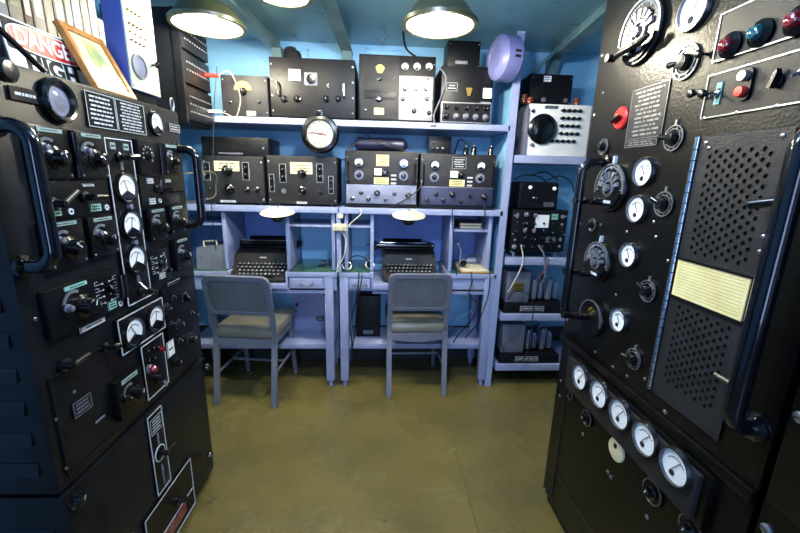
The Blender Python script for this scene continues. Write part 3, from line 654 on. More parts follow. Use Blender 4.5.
def bigdial(px, py, r, kn, top=True, full=False):
    x, z = q_(px, py, .012); o = MB('black', 'silver', 'mark'); o.lathe([(0, 0), (r, 0), (r, .008), (r*.96, .012), (0, .012)], seg=40)
    o.m('silver').ring(0, 0, r*.92, r*.99, -.016, -.011, 32, *((0, 360) if full else (-12, 192)))
    if top:
        o.m('mark')
        for k in range(31):
            a = R(-5+190*k/30); c, s = math.cos(a), math.sin(a); r0, r1, w_ = r*(.80 if k % 5 else .74), r*.88, r*.010
            o.prism([(c*r0-s*w_, s*r0+c*w_), (c*r1-s*w_, s*r1+c*w_), (c*r1+s*w_, s*r1-c*w_), (c*r0+s*w_, s*r0-c*w_)], -.0135, -.0115)
    d = o.build('tuning_dial', Q.root, (x, 0, z))
    if top:
        w_ = MB('silver', 'grey')
        for k in range(7):
            a = R(15+150*k/6); c, s = math.cos(a), math.sin(a); r0, r1, t = r*.38, r*.66, r*.055
            w_.m('silver' if k % 2 else 'grey').prism([(c*r0-s*t, s*r0+c*t), (c*r1-s*t*1.6, s*r1+c*t*1.6), (c*r1+s*t*1.6, s*r1-c*t*1.6), (c*r0+s*t, s*r0-c*t)], -.019, -.011)
        w_.m('grey').ring(0, 0, r*.26, r*.36, -.018, -.011, 20); w_.build('rotor_lugs', d)
        MB('silver').lathe([(0, .012), (r*.17, .012), (r*.15, .026), (0, .028)], seg=18).build('hub', d)
        MB('mark').prism([(-r*.05, r*.99), (r*.05, r*.99), (r*.05, r*1.28), (-r*.05, r*1.28)], -.010, 0).build('index_mark', d)
        b = MB('black', 'mark'); b.prism([(math.cos(R(a))*r*.86, math.sin(R(a))*r*.86-.0) for a in range(195, 346, 10)], -.018, -.011); b.m('mark').box(-r*.35, r*.35, -.0188, -.0178, -r*.62, -r*.50); b.build('lower_cover', d)
    if kn:
        kx, kz = kn; b = MB('bake', 'silver'); b.cyl((kx*.4, -.012, kz), (kx*.4, -.05, kz), .012, seg=14)
        b.box(min(kx*.3, kx), max(kx*.3, kx), -.058, -.046, kz-.008, kz+.008, .003); b.cyl((kx*.95, -.05, kz), (kx*.95, -.095, kz), .011, .014, 14); b.build('crank', d)
    return d
bigdial(609, 188, .078, (-.055, -.045)); bigdial(596, 262, .070, (-.050, -.045))
d3 = bigdial(590, 318, .066, (-.035, .0), top=False, full=False)
b = MB('brass', 'silver'); b.prism([(-.015, .028), (-.002, .040), (.004, .034), (-.009, .022)], -.016, -.011); b.prism([(.002, .022), (.014, .034), (.020, .028), (.008, .016)], -.016, -.011); b.build('lug', d3)
d0 = bigdial(639, 32, .088, None)
b = MB('bake'); b.tube([(-.075, -.035, -.050), (-.04, -.040, -.048), (0, -.038, -.045), (.045, -.036, -.042), (.07, -.032, -.030)], .009, 10); b.cyl((0, -.012, -.045), (0, -.036, -.045), .012); b.cyl((-.075, -.03, -.050), (-.075, -.055, -.050), .011, .012); b.build('crank', d0)
def selector(px, py, r, ang, lv=True, tab=True):
    x, z = q_(px, py, .008); b = MB('black', 'silver'); b.lathe([(0, 0), (r, 0), (r, .003), (0, .004)], seg=30)
    b.m('silver').ring(0, 0, r*.90, r*.98, -.006, -.003, 30).ring(0, 0, r*.66, r*.71, -.006, -.003, 26)
    for k in range(10):
        a = R(36*k); c, s = math.cos(a), math.sin(a); b.ring(c*r*.8, s*r*.8, 0.0003, r*.05, -.0055, -.003, 6)
    if tab: b.prism([(-r*.10, r*.98), (r*.10, r*.98), (r*.10, r*1.35), (-r*.10, r*1.35)], -.005, 0)
    d = b.build('selector_dial', Q.root, (x, 0, z)); c, s = math.cos(ang), math.sin(ang)
    b = MB('bake', 'silver'); b.lathe([(0, 0), (r*.45, .003), (r*.4, .02), (0, .022)], seg=18)
    if lv: b.cyl((0, -.014, 0), (c*r*.85, -.020, s*r*.85), .006, .008, 12)
    b.build('lever', d); return d
selector(672, 138, .033, 3.0); selector(662, 204, .034, 2.7); selector(646, 291, .032, 2.6); selector(632, 359, .032, 3.1); selector(684, 62, .042, PI, tab=False)
selector(602, 147, .027, 0, False, False); selector(591, 225, .023, 0, False, False)
x, z = q_(619, 118, .01); b = MB('redp', 'ink'); b.lathe([(0, 0), (.034, 0), (.034, .006), (.030, .010), (0, .010)], seg=28); d = b.build('red_disc', Q.root, (x, 0, z), 'round red switch disc with black pointer')
MB('bake').box(-.024, .014, -.026, -.010, -.006, .004, .003, Matrix.Rotation(-.35, 4, 'Y')).build('pointer', d)
x0, z1 = q_(634, 91); x1, z0 = q_(662, 136); b = plate(Q, x0, x1, z0, z1, 'wrinkle', 11, True, 0, ink='silver', label='tall grey data plate of fine engraved text')
plate(Q, x0, x1-.012, z0-.022, z0-.003, 'wrinkle', 2, True, 0, ink='silver')
for px, py in ((705, 54), (698, 94), (709, 94)): x, z = q_(px, py); knob(Q, x, z, .010, 'ball', 0)
# indicator lamp panel and switch panel
def qpanel(x0, x1, z0, z1, name):
    b = MB('radiob', 'silver'); b.box(x0, x1, -.004, 0, z0, z1); b.m('silver')
    for q in ((x0, x0+.003, z0, z1), (x1-.003, x1, z0, z1), (x0, x1, z1-.003, z1), (x0, x1, z0, z0+.003)): b.box(q[0], q[1], -.006, -.0035, q[2], q[3])
    b.build(name, Q.root)
    for k in range(4): screw(Q, x0+.01+(x1-x0-.02)*k/3, z1-.002, .004, .004); screw(Q, x0+.01+(x1-x0-.02)*k/3, z0+.002, .004, .004)
qpanel(.470, .735, 1.665, 1.765, 'lamp_panel'); qpanel(.468, .735, 1.545, 1.640, 'switch_panel')
for px, py, mt, lab in ((727, 45, 'redg', 'red pilot jewel'), (757, 33, 'greeng', 'blue green pilot jewel'), (795, 20, 'redg', 'red pilot jewel')):
    x, z = q_(px, py, .015); x = min(x, .70); o = MB('black').lathe([(0, 0), (.026, 0), (.026, .006), (.018, .012), (.016, .014)], (x, -.004, z), seg=22).build('pilot_lamp', Q.root, None, lab)
    MB(mt).lathe([(.015, .010), (.0155, .016), (.011, .024), (0, .028)], (x, -.004, z), seg=18).build('jewel', o)
x, z = q_(719, 93, .004); plate(Q, x-.007, x+.007, z-.024, z+.022, 'teal', 2, False, .004, 'label_plate', ink='ink'); toggle(Q, x, z, .02, .006)
x, z = q_(748, 84, .004); b = MB('silver', 'black'); b.m('black').prism(rrect(x-.020, x+.012, z-.032, z+.032, .012), -.010, 0); b.build('push_button_plate', Q.root)
b = MB('silver'); b.lathe([(0, 0), (.011, 0), (.010, .01), (0, .011)], (x-.004, -.010, z+.016)); b.build('push_button', Q.root); b = MB('redp'); b.lathe([(0, 0), (.011, 0), (.010, .01), (0, .011)], (x-.004, -.010, z-.014)); b.build('push_button', Q.root, None, 'red push button')
x, z = q_(784, 79, .004); knob(Q, x-.01, z, .016, 'bar', .3, .004); toggle(Q, min(x+.03, .71), z+.005, .02, .004)
# hinge, perforated door, chart
MB('chrome').cyl((.476, -.008, .845), (.476, -.008, 1.505), .0065, seg=12).build('hinge', Q.root, None, 'bright piano hinge')
b = MB('wrinkle')
for k in range(26): b.cyl((.476, -.008, .85+k*.025), (.476, -.008, .852+k*.025), .0075, seg=10)
b.build('hinge_knuckles', Q.root, None, None, True)
def perforated(x0, x1, z0, z1, nx, nz, hr, stag=True, mt='wrinkle', mask=None, name='perforated_panel', y=-.006, F=None):
    F = F or Q; bm = MB(mt); dx, dz = (x1-x0)/nx, (z1-z0)/nz
    for j in range(nz):
        for i in range(nx):
            cx, cz = x0+dx*(i+.5), z0+dz*(j+.5); hole = (not stag or (i+j) % 2 == 0) and (mask is None or mask(i, j))
            co = [(cx+dx/2*a, cz+dz/2*c) for a, c in ((1, 0), (1, 1), (0, 1), (-1, 1), (-1, 0), (-1, -1), (0, -1), (1, -1))]
            if not hole:
                vs = [bm.bm.verts.new((p[0], y, p[1])) for p in (co[1], co[3], co[5], co[7])]; bm._fin([bm.bm.faces.new(vs)]); continue
            A = [bm.bm.verts.new((p[0], y, p[1])) for p in co]; Bv = [bm.bm.verts.new((cx+hr*math.cos(R(45*k)), y, cz+hr*math.sin(R(45*k)))) for k in range(8)]
            C = [bm.bm.verts.new((cx+hr*math.cos(R(45*k)), y+.004, cz+hr*math.sin(R(45*k)))) for k in range(8)]
            fs = []
            for k in range(8):
                l = (k+1) % 8; fs.append(bm.bm.faces.new((A[k], A[l], Bv[l], Bv[k]))); fs.append(bm.bm.faces.new((Bv[k], Bv[l], C[l], C[k])))
            bm._fin(fs)
    bmesh.ops.remove_doubles(bm.bm, verts=bm.bm.verts, dist=1e-5); return bm.build(name, F.root)
XA, XB = .484, .690
b = MB('dark'); b.box(XA+.005, XB-.005, -.0015, .001, .85, 1.50); b.build('door_backing', Q.root)
perforated(XA, XB, 1.222, 1.505, 15, 27, .0051, mask=lambda i, j: 2 <= i <= 12 and 1 <= j <= 23)
perforated(XA, XB, .842, 1.112, 15, 26, .0051, mask=lambda i, j: 2 <= i <= 12 and 5 <= j <= 24)
b = MB('wrinkle'); b.box(XA, XB, -.006, -.002, 1.112, 1.222); b.build('door_panel', Q.root)
b = MB('cream', 'ink'); b.box(XA+.006, XB-.012, -.009, -.006, 1.122, 1.214); b.m('ink')
for k in range(11): b.box(XA+.014, XB-.020, -.0094, -.0088, 1.130+k*.0075, 1.1304+k*.0075)
b.build('tuning_chart', Q.root, None, 'pale yellow tuning chart card')
b = MB('black'); b.box(XA, XB, -.012, -.005, 1.214, 1.219).box(XA, XB, -.012, -.005, 1.116, 1.121).build('chart_clip', Q.root)
for x, z in ((.50, 1.49), (.51, 1.478), (.67, 1.49), (.68, 1.36), (.68, 1.30), (.68, 1.27)): screw(Q, x, z, .0045, .006)
x, z = q_(764, 203, .02); b = MB('bake'); b.cyl((x+.04, -.02, z+.008), (x-.012, -.035, z-.004), .008, .010, 12); b.cyl((x+.035, 0, z+.008), (x+.035, -.025, z+.008), .010); b.build('latch', Q.root)
x, z = q_(722, 377, .02); b = MB('oldbrass'); b.cyl((x+.03, -.02, z-.003), (x-.01, -.028, z+.002), .005, seg=10); b.cyl((x+.025, 0, z-.003), (x+.025, -.022, z-.003), .007); b.build('latch', Q.root)
# handles
xh, zt = Q.p(582, 166, .09); xh2, zb = Q.p(566, 318, .09); bar_handle(Q, .112, zb-.005, zt+.015, .08, .0145)
bar_handle(Q, .750, .925, 1.495, .055, .0185)
# lower unit : gauge box
xg0, zg = q_(573, 368, .02); 
b = MB('wrinkle'); b.box(.095, .690, -.030, .003, .630, .752, .004); b.build('gauge_panel', Q.root)
b = MB('rackR'); b.box(.075, .71, -.018, .003, .620, .764, .003); b.build('gauge_panel_surround', Q.root)
for px, py in ((580, 377), (599, 394), (619.5, 414), (644.5, 439), (674.5, 467)):
    x, z = Q.p(px, py, .036); meter(Q, x, z, .048, 'bezel', ang=35, off=.030, black_half=False)
for px, py, r in ((569, 396, .018), (585, 418, .030), (650, 492, .036), (688, 530, .036)):
    x, z = Q.p(px, py, .01); d = MB('black', 'silver').lathe([(0, 0), (r, 0), (r, .004), (0, .005)], seg=26).m('silver').ring(0, 0, r*.88, r*.94, -.007, -.004, 26).build('dial_plate', Q.root, (x, 0, z)); knob(Q, 0, 0, r*.55, 'skirt', .4, .005, parent=d)
x, z = q_(615, 450, .008); MB('creamsh', 'ink').lathe([(0, 0), (.036, 0), (.036, .006), (.03, .009), (0, .009)], seg=26).m('ink').box(-.006, .006, -.011, -.008, .008, .022).build('blank_disc', Q.root, (x, 0, z), 'cream round cover plate')
for px, py in ((594, 363), (668, 421), (570, 352), (561, 381), (560, 396), (583, 434), (608, 472), (611, 477), (647, 517), (604, 372), (545, 489), (629, 403), (665, 412)):
    x, z = q_(px, py); screw(Q, x, z, .0065)
for px, py in ((603, 93), (601, 225), (627, 232), (616, 295), (656, 237), (668, 261), (654, 222), (595, 352), (645, 379), (627, 376), (613, 367)):
    x, z = q_(px, py); screw(Q, x, z, .005)
for k in range(7): screw(Q, .0, .86+k*.19, .006)
b = MB('dark'); b.box(.10, .55, -.0005, .003, .20, .203).box(.06, .063, -.0005, .003, .08, .60).build('panel_groove', Q.root)
x, z = q_(596, 469, 0)
# upper left bracket box near drawer base
# next cabinet towards the camera
N = Face('ventilated_cabinet', 'black cabinet with perforated panel at far right nearest the viewer', 'cabinet', wpos(Q, .79, 0, 0), rzR)
N.off = .003; body(N, .012, .42, .03, ZC-.03, .52, 'rackR', 'case', .004, .008); body(N, .02, .42, 0, .03, .48, 'black', 'plinth', 0, .03)
MB('rackR').box(.012, .42, -.003, .010, .80, ZC-.04, .003).build('front_panel', N.root); MB('rackR').box(.012, .42, -.003, .010, .06, .44, .003).build('front_panel', N.root)
b = MB('dark'); b.box(.02, .41, -.0, .008, .44, .80); b.build('vent_backing', N.root)
perforated(.012, .42, .442, .80, 34, 30, .006, mask=lambda i, j: i > 5, mt='rackR', name='vent_panel', y=-.003, F=N)
for px, py in ((784, 410), (752, 519), (797, 286)): x, z = N.p(px, py, .01); screw(N, max(.03, x), z, .011, .003)

# ================================================================== LAMPS
def pendant(i, loc, power, r=.145):
    lab = ['round green rimmed ceiling lamp above the right desk chair', 'round green rimmed ceiling lamp at upper left above jack cabinet', 'small ceiling lamp at top edge between the two bright lamps'][i]
    if i == 2: r = .105
    P_ = Face('ceiling_lamp', lab, 'lamp', loc, 0, 'round ceiling lamps' if i < 2 else None)
    b = MB('shade'); b.lathe([(r, 0), (r+.014, .002), (r+.016, .016), (r*.97, .034), (r*.8, .07), (r*.4, .105), (.05, .115), (.045, .15)], ax=(0, 0, 1), seg=40); b.build('shade', P_.root)
    b = MB('white'); b.lathe([(r-.004, .004), (r*.93, .032), (r*.77, .064), (r*.38, .098), (0, .105)], ax=(0, 0, 1), seg=40); b.build('reflector', P_.root)
    MB('shade').lathe([(.04, .13), (.04, ZC-loc[2]), (0, ZC-loc[2])], ax=(0, 0, 1), seg=16).build('stem', P_.root)
    MB('bulb').lathe([(0, .006), (r*.5, .008), (r*.90, .016), (r*.88, .03), (r*.5, .07), (.02, .10), (0, .10)], ax=(0, 0, 1), seg=40).build('bulb', P_.root)
    l = bpy.data.lights.new('bulb_light', 'POINT'); l.shadow_soft_size = .03; l.energy = power; l.color = (1, .92, .72)
    o = bpy.data.objects.new('bulb_light', l); COL.objects.link(o); o.parent = P_.root; o.location = (0, 0, -.022)
for i, (loc, pw) in enumerate(LAMPS): pendant(i, loc, pw)

# ================================================================== EQUIPMENT ON SHELVES
def dev(name, label, cat, px0, px1, zb, pyt, depth, case, front, fy=.02, group=None, feet=0, bev=.004, zt=None, pym=None):
    y = YS+fy; pym = pym or (175 if zb < 1.6 else 90); x0 = onY(px0, pym, y).x; x1 = onY(px1, pym, y).x; zt = zt or onY((px0+px1)/2, pyt, y).z
    F = Face(name, label, cat, (x0, y, zb), 0, group); F.W = x1-x0; F.Hh = zt-zb
    MB(case).box(0, F.W, .006, depth, feet, F.Hh, bev).build('case', F.root)
    if front: MB(front).box(.002, F.W-.002, -.002, .008, feet+.002, F.Hh-.002, .002).build('front_panel', F.root)
    if feet:
        for xx in (.04, F.W-.04):
            for yy in (.04, depth-.04): MB('silver').lathe([(0, 0), (.014, 0), (.011, feet+.002), (0, feet+.002)], (xx, yy, 0), (0, 0, 1), 12).build('foot', F.root)
    F.off = .002; return F
def kpx(F, lst, kind='skirt'):
    for t in lst: x, z = F.p(t[0], t[1], .006); knob(F, min(max(x, .005), F.W-.005), z, t[2], t[3] if len(t) > 3 else kind, random.uniform(-1, 1))
def scr4(F, r=.004, n=2):
    for x in (.012, F.W-.012):
        for k in range(n): screw(F, x, F.Hh*(.12+.76*k/(n-1)) if n > 1 else F.Hh/2, r)
# 1 grey amber meter box
A = dev('test_meter', 'grey test meter box with amber half-round dial on top shelf far left', 'meter', 221, 268, Z1, 75, .25, 'radio', 'radio')
x, z = A.p(243, 90); MB('amber').prism([(x+.048*math.cos(R(a)), z+.046*math.sin(R(a))) for a in range(0, 181, 12)], -.006, 0).build('dial_window', A.root); knob(A, x, z-.008, .022); kpx(A, [(259, 102, .009, 'small'), (230, 102, .009, 'small')])
x, z = A.p(251, 108); plate(A, x-.026, x+.026, .008, .034, 'cream', 2, ink='ink')
scr4(A)
# 2 black receiver
B = dev('radio_receiver', 'wide black receiver with white square meter on top shelf', 'radio receiver', 270, 355, Z1, 58, .32, 'radiob', 'radiob', feet=.008)
x, z = B.p(295, 75); b = MB('silver', 'facew', 'ink'); b.box(x-.033, x+.033, -.010, 0, z-.034, z+.030, .003); b.m('facew').box(x-.028, x+.028, -.0115, -.009, z-.010, z+.024); b.m('ink').ring(x, z-.016, .026, .027, -.0122, -.011, 12, 40, 140); b.build('square_meter', B.root, None, 'white square meter')
x, z = B.p(311, 79); MB('grey').box(x-.036, x+.036, -.006, 0, z-.034, z+.034, .004).build('dial_window', B.root); MB('bake').lathe([(0, 0), (.026, 0), (.024, .012), (0, .014)], (x, -.006, z-.002)).build('dial_knob', B.root)
kpx(B, [(284, 99, .019), (297, 99, .019), (326, 99, .019), (338, 99, .017), (328, 86, .014, 'bar')])
for sx in (.045, B.W-.06): MB('bake').tube([(sx, 0, .19), (sx, -.03, .185), (sx, -.03, .125), (sx, 0, .12)], .006, 8).build('handle', B.root)
scr4(B, .006, 4)
# 3 dual receiver
C3 = dev('radio_receiver', 'tall dark receiver with light grey knob panel and three meters on top shelf', 'radio receiver', 359, 435, Z1, 55, .30, 'radiob', 'radiob')
MB('wrinkle').box(.008, C3.W*.52, -.006, 0, .012, C3.Hh-.01, .002).build('tuner_panel', C3.root); x, z = C3.p(380, 69); MB('brass').prism([(x+.028*math.cos(R(a)), z-.006+.028*math.sin(R(a))) for a in range(20, 161, 12)]+[(x-.012, z-.022), (x+.012, z-.022)], -.009, -.005).build('dial_window', C3.root)
C3.off = .006; kpx(C3, [(380, 79, .012), (379, 99, .018), (388, 79, .004, 'small'), (394, 79, .004, 'small'), (365, 110, .008, 'small')]); x, z = C3.p(379, 111); plate(C3, x-.030, x+.030, z-.020, z+.018, 'cream', 3, ink='ink')
b = MB('radiob'); b.box(.03, C3.W*.48, -.010, -.005, .12, .165, .002); b.build('drawer_strip', C3.root)
x0 = C3.p(399, 90)[0]; MB('panell').box(x0, C3.W-.012, -.006, 0, .012, C3.Hh*.70, .002).build('control_panel', C3.root, None, 'light grey control panel')
C3.off = .002
for px in (405, 417, 429): x, z = C3.p(px, 67); meter(C3, min(x, C3.W-.024), z, .022, 'bake', ang=10)
C3.off = .006; kpx(C3, [(405, 89, .013), (416, 89, .013), (426, 89, .013), (403, 99, .013), (415, 99, .010), (427, 99, .013), (414, 111, .015), (429, 113, .012), (405, 79, .006, 'small'), (416, 79, .006, 'small'), (428, 79, .006, 'small')])
x, z = C3.p(402, 112); MB('white').cyl((x, -.006, z), (x, -.012, z), .009, seg=14).build('push_button', C3.root); C3.off = .002; scr4(C3, .004, 4)
# 4 receiver with knob drawer
E4 = dev('radio_receiver', 'black receiver with light framed double knob row at right end of top shelf', 'radio receiver', 441, 493, Z1, 66, .30, 'radiob', 'radiob')
MB('panell').box(.004, E4.W-.004, -.010, 0, .006, .118, .002).build('knob_panel', E4.root); MB('radiob').box(.010, E4.W-.010, -.012, -.009, .012, .112).build('knob_panel_inset', E4.root); E4.off = .012
for k in range(5): xx = .036+k*(E4.W-.072)/4; knob(E4, xx, .088, .014, 'skirt', .4*k); knob(E4, xx, .040, .018, 'skirt', -.3*k, mt='grey' if k != 0 else 'bake')
E4.off = .002; x, z = E4.p(452, 87); plate(E4, x-.032, x+.030, z-.022, z+.022, 'radiob', 2, True); x, z = E4.p(488, 93); plate(E4, x-.030, x+.022, z-.030, z+.026, 'facew', 2, True, ink='teal'); x, z = E4.p(486, 103); plate(E4, x-.035, x+.028, z-.008, z+.006, 'grey', 1, False)
x, z = E4.p(469, 92); MB('brass').prism([(x-.018, z+.022), (x+.018, z+.022), (x+.008, z-.02), (x-.008, z-.02)], -.006, 0).build('dial_window', E4.root); kpx(E4, [(446, 104, .006, 'small'), (460, 81, .005, 'small')])
G = dev('junction_cabinet', 'small black box standing on the receiver beside the lavender speaker', 'box', 446, 478, E4.root.location.z+E4.Hh, 36, .16, 'radiob', 'radiob', fy=.10, zt=2.17)
x, z = G.W*.35, .05; plate(G, x-.02, x+.05, .03, .045, 'grey', 1); scr4(G)
# mid shelf
I1 = dev('radio_receiver', 'grey receiver with cream tuning scale under the flat black box, mid shelf left', 'radio receiver', 203, 264, Z2, 156, .28, 'radio', 'radio', feet=.012)
x, z = I1.p(227, 166); plate(I1, x-.075, x+.072, z-.030, z+.030, 'dialy', 3, True, ink='ink', name='tuning_scale'); knob(I1, x, z-.026, .032)
for px in (207, 246): x, z = I1.p(px, 171); plate(I1, x-.020, x+.018, z-.052, z+.050, 'black', 0, True, .002, 'side_plate'); knob(I1, x, z+.018, .012, 'small', off=.005); knob(I1, x, z-.022, .012, 'small', off=.005)
kpx(I1, [(229, 189, .030), (247, 190, .016), (257, 190, .016), (210, 189, .014)]); x, z = I1.p(229, 199); plate(I1, x-.05, x+.04, .016, .028, 'mark', 1, False, ink='ink'); scr4(I1, .006)
IB = dev('receiver_cover', 'flat black box lying on the far left mid shelf receiver', 'box', 204, 270, Z2+I1.Hh, 137, .26, 'radiob', 'radiob', fy=.06)
x = IB.W*.25; MB('grey').box(x, x+.14, -.004, 0, .012, .02).build('card_slot', IB.root); screw(IB, IB.W-.03, IB.Hh*.45, .006)
I2 = dev('radio_receiver', 'grey receiver with wide cream scale beneath the round clock', 'radio receiver', 267, 337, Z2, 156, .28, 'radio', 'wrinkle', feet=.012)
x, z = I2.p(302, 168); plate(I2, x-.070, x+.062, z-.036, z+.034, 'dialy', 3, True, ink='ink', name='tuning_scale'); knob(I2, x-.002, z-.032, .026)
for px in (283, 320): x, z = I2.p(px, 173); plate(I2, x-.020, x+.018, z-.056, z+.052, 'black', 0, True, .002, 'side_plate'); knob(I2, x, z+.018, .012, 'small', off=.005); knob(I2, x, z-.024, .014, 'small', off=.005)
for px, py in ((272, 183), (331, 185)): x, z = I2.p(px, py); plate(I2, x-.014, x+.014, z-.052, z+.052, 'black', 0, True, .002, 'side_plate'); knob(I2, x, z+.022, .010, 'small', off=.005); knob(I2, x, z-.026, .010, 'small', off=.005)
kpx(I2, [(302, 191, .026), (321, 193, .012, 'bar')]); x, z = I2.p(284, 191); MB('silver').lathe([(0, 0), (.016, 0), (.014, .006), (.006, .006), (0, .003)], (x, -.002, z)).build('headphone_jack', I2.root); x, z = I2.p(302, 201); plate(I2, x-.03, x+.03, .016, .028, 'mark', 1, False, ink='ink'); scr4(I2, .006)
def twin(label, px0, px1, pyt, lowmt, mx):
    F = dev('radio_receiver', label, 'radio receiver', px0, px1, Z2, pyt, .32, 'radiob', 'radio', feet=.006)
    hl = F.Hh*.40; MB(lowmt, 'silver').box(.008, F.W-.008, -.012, 0, .026, hl, .003).build('lower_control_panel', F.root); MB('silver').box(.006, F.W-.006, -.010, -.001, hl, hl+.004).build('panel_trim', F.root)
    W = F.W
    for fx in (.19, .80): meter(F, W*fx, F.Hh*.80, .028, 'bake', ang=20*(1 if fx < .5 else -1)); dial(F, W*fx, F.Hh*.58, .028, 12, None, (250, -70), mt='bluepan'); knob(F, W*fx, F.Hh*.58, .015, 'skirt', off=.005)
    plate(F, W*.42, W*.60, F.Hh*.74, F.Hh*.94, 'cream' if lowmt == 'bluepan' else 'radiob', 4, True, ink='ink' if lowmt == 'bluepan' else 'mark')
    b = MB('facew', 'silver'); b.box(W*.40, W*.50, -.010, 0, F.Hh*.58, F.Hh*.70, .003); b.build('dial_window', F.root); knob(F, W*.545, F.Hh*.63, .020)
    plate(F, W*.39, W*.60, F.Hh*.42, F.Hh*.55, 'cream', 3, True, ink='ink')
    for k in range(3): plate(F, W*.63, W*.70, F.Hh*(.43+.07*k), F.Hh*(.46+.07*k), 'mark', 0, False)
    F.off = .012
    for fx, fz, r, kd in ((.10, .16, .013, 'skirt'), (.22, .27, .013, 'skirt'), (.32, .16, .013, 'skirt'), (.44, .27, .018, 'skirt'), (.56, .15, .011, 'skirt'), (.68, .26, .012, 'skirt'), (.87, .24, .018, 'skirt'), (.78, .12, .006, 'small')): knob(F, W*fx, F.Hh*fz, r, kd, random.uniform(-1, 1))
    F.off = .002
    for sx in (.02, W-.02): MB('black').tube([(sx, 0, F.Hh*.80), (sx, -.028, F.Hh*.78), (sx, -.028, F.Hh*.46), (sx, 0, F.Hh*.44)], .005, 8).build('handle', F.root)
    scr4(F, .005, 3); return F
J1 = twin('grey receiver with pale blue lower panel, left one of the matched pair on mid shelf', 345, 418, 151, 'bluepan', 0)
J2 = twin('grey receiver with navy lower panel, right one of the matched pair on mid shelf', 420, 495, 154, 'navypan', 0)
K = dev('relay_box', 'small blue topped control box standing on the right matched receiver', 'box', 428, 450, Z2+J2.Hh, 136, .10, 'navypan', 'radiob', fy=.10)
kpx(K, [(433, 149, .010, 'small'), (438, 149, .010, 'small'), (443, 149, .010, 'small'), (434, 143, .006, 'small')])
zt_ = Z2+J1.Hh
b = MB('navypan'); b.lathe([(0, 0), (.02, .005), (.02, .0), (.06, .02), (.06, .30), (.02, .33), (0, .33)], (0, 0, 0), (1, 0, 0), 12); o = b.build('cloth_bundle', None, (J1.root.location.x+.05, YS+.17, zt_+.045)); o.scale = (1, 1.2, .72); tag(o, 'dark rolled bundle lying on the left matched receiver', 'bundle')
cable([(J1.root.location.x+.02, YS+.06, zt_+.005), (J1.root.location.x+.09, YS+.07, zt_+.055), (J1.root.location.x+.24, YS+.07, zt_+.055), (J1.root.location.x+.36, YS+.08, zt_+.01)], .005, 'black cable looped over the bundle on the left matched receiver')
cable([(J1.root.location.x+.34, YS+.04, zt_+.006), (J1.root.location.x+.24, YS+.07, zt_+.035), (J1.root.location.x+.16, YS+.05, zt_+.065), (J1.root.location.x+.13, YS+.12, zt_+.10)], .003, 'thin black wire crossing above the left matched receiver')
cable([onY(392, 206, YS-.002), onY(405, 200, YS-.01), onY(418, 190, YS-.02), onY(424, 178, YS+.0)], .004, 'short black cable hanging across the front of the matched receivers')
zz = Z2+J2.Hh
for px, h_ in ((466, .045), (474, .05), (491, .05)):
    xx = onY(px, 150, YS+.08).x; b = MB('bake', 'silver'); b.lathe([(0, 0), (.020, 0), (.016, .012), (.018, h_*.7), (.008, h_), (0, h_)], ax=(0, 0, 1), seg=14); b.m('silver').lathe([(.006, h_), (.006, h_+.008), (0, h_+.01)], ax=(0, 0, 1), seg=8)
    tag(b.build('connector_plug', None, (xx, YS+.08, zz)), {466: 'black connector plug on right matched receiver, nearest the blue box', 474: 'black connector plug on right matched receiver, middle of three', 491: 'black connector plug at right end of right matched receiver'}[px], 'plug')
cable([(onY(470, 150, YS+.08).x, YS+.08, zz+.05), (onY(460, 140, YS+.1).x, YS+.12, zz+.09), (onY(455, 150, YS+.2).x, YS+.2, zz+.01)], .004, 'black cable arching behind the plugs on the right matched receiver')
cable([onY(438, 66, YS+.01), onY(446, 78, YS), onY(442, 95, YS-.01), onY(434, 115, YS-.004), onY(436, 126, YS-.01)], .004, 'grey cable hanging between the two right receivers of top shelf', 'grey')
cable([onY(403, 28, 2.5), onY(406, 48, 2.45), onY(418, 58, 2.4), onY(424, 60, 2.37)], .006, 'black cable dropping behind the right lamp to the top shelf')
# clock
pc = onY(320, 134, YS-.035)
K1 = Face('wall_clock', 'round black cased white clock hung on the front of the top shelf', 'clock', (pc.x, YS-.002, pc.z), 0)
b = MB('bake'); b.lathe([(0, 0), (.100, 0), (.106, .012), (.106, .035), (.098, .048), (.080, .052), (.072, .040), (.072, .036), (0, .036)], seg=44); b.build('case', K1.root)
b = MB('clockface', 'ink'); b.lathe([(0, .038), (.073, .038)], seg=40); b.m('ink')
for k in range(60):
    a = R(6*k); c, s = math.cos(a), math.sin(a); r0, r1, w_ = (.056, .067, .0022) if k % 5 == 0 else (.063, .067, .0008)
    b.prism([(c*r0-s*w_, s*r0+c*w_), (c*r1-s*w_, s*r1+c*w_), (c*r1+s*w_, s*r1-c*w_), (c*r0+s*w_, s*r0-c*w_)], -.0386, -.0378)
b.build('clock_face', K1.root)
for k in range(1, 13): a = R(90-30*k); textmesh(str(k), .017, 'numeral', K1.root, (.046*math.cos(a), -.0386, .046*math.sin(a)), 'ink')
MB('redp').box(-.058, .05, -.041, -.040, -.0020, .0020, 0, Matrix.Rotation(.12, 4, 'Y')).build('second_hand', K1.root, None, 'red hand'); MB('ink').box(-.002, .002, -.0435, -.0425, -.008, .03, 0, Matrix.Rotation(1.2, 4, 'Y')).build('hour_hand', K1.root); MB('ink').box(-.0015, .0015, -.0425, -.0415, -.010, .046, 0, Matrix.Rotation(-1.4, 4, 'Y')).build('minute_hand', K1.root)
MB('glass').lathe([(0, .050), (.04, .049), (.074, .045)], seg=32).build('glass', K1.root)
MB('bake').box(-.02, .02, -.05, .001, .09, .125, .004).build('bracket', K1.root)
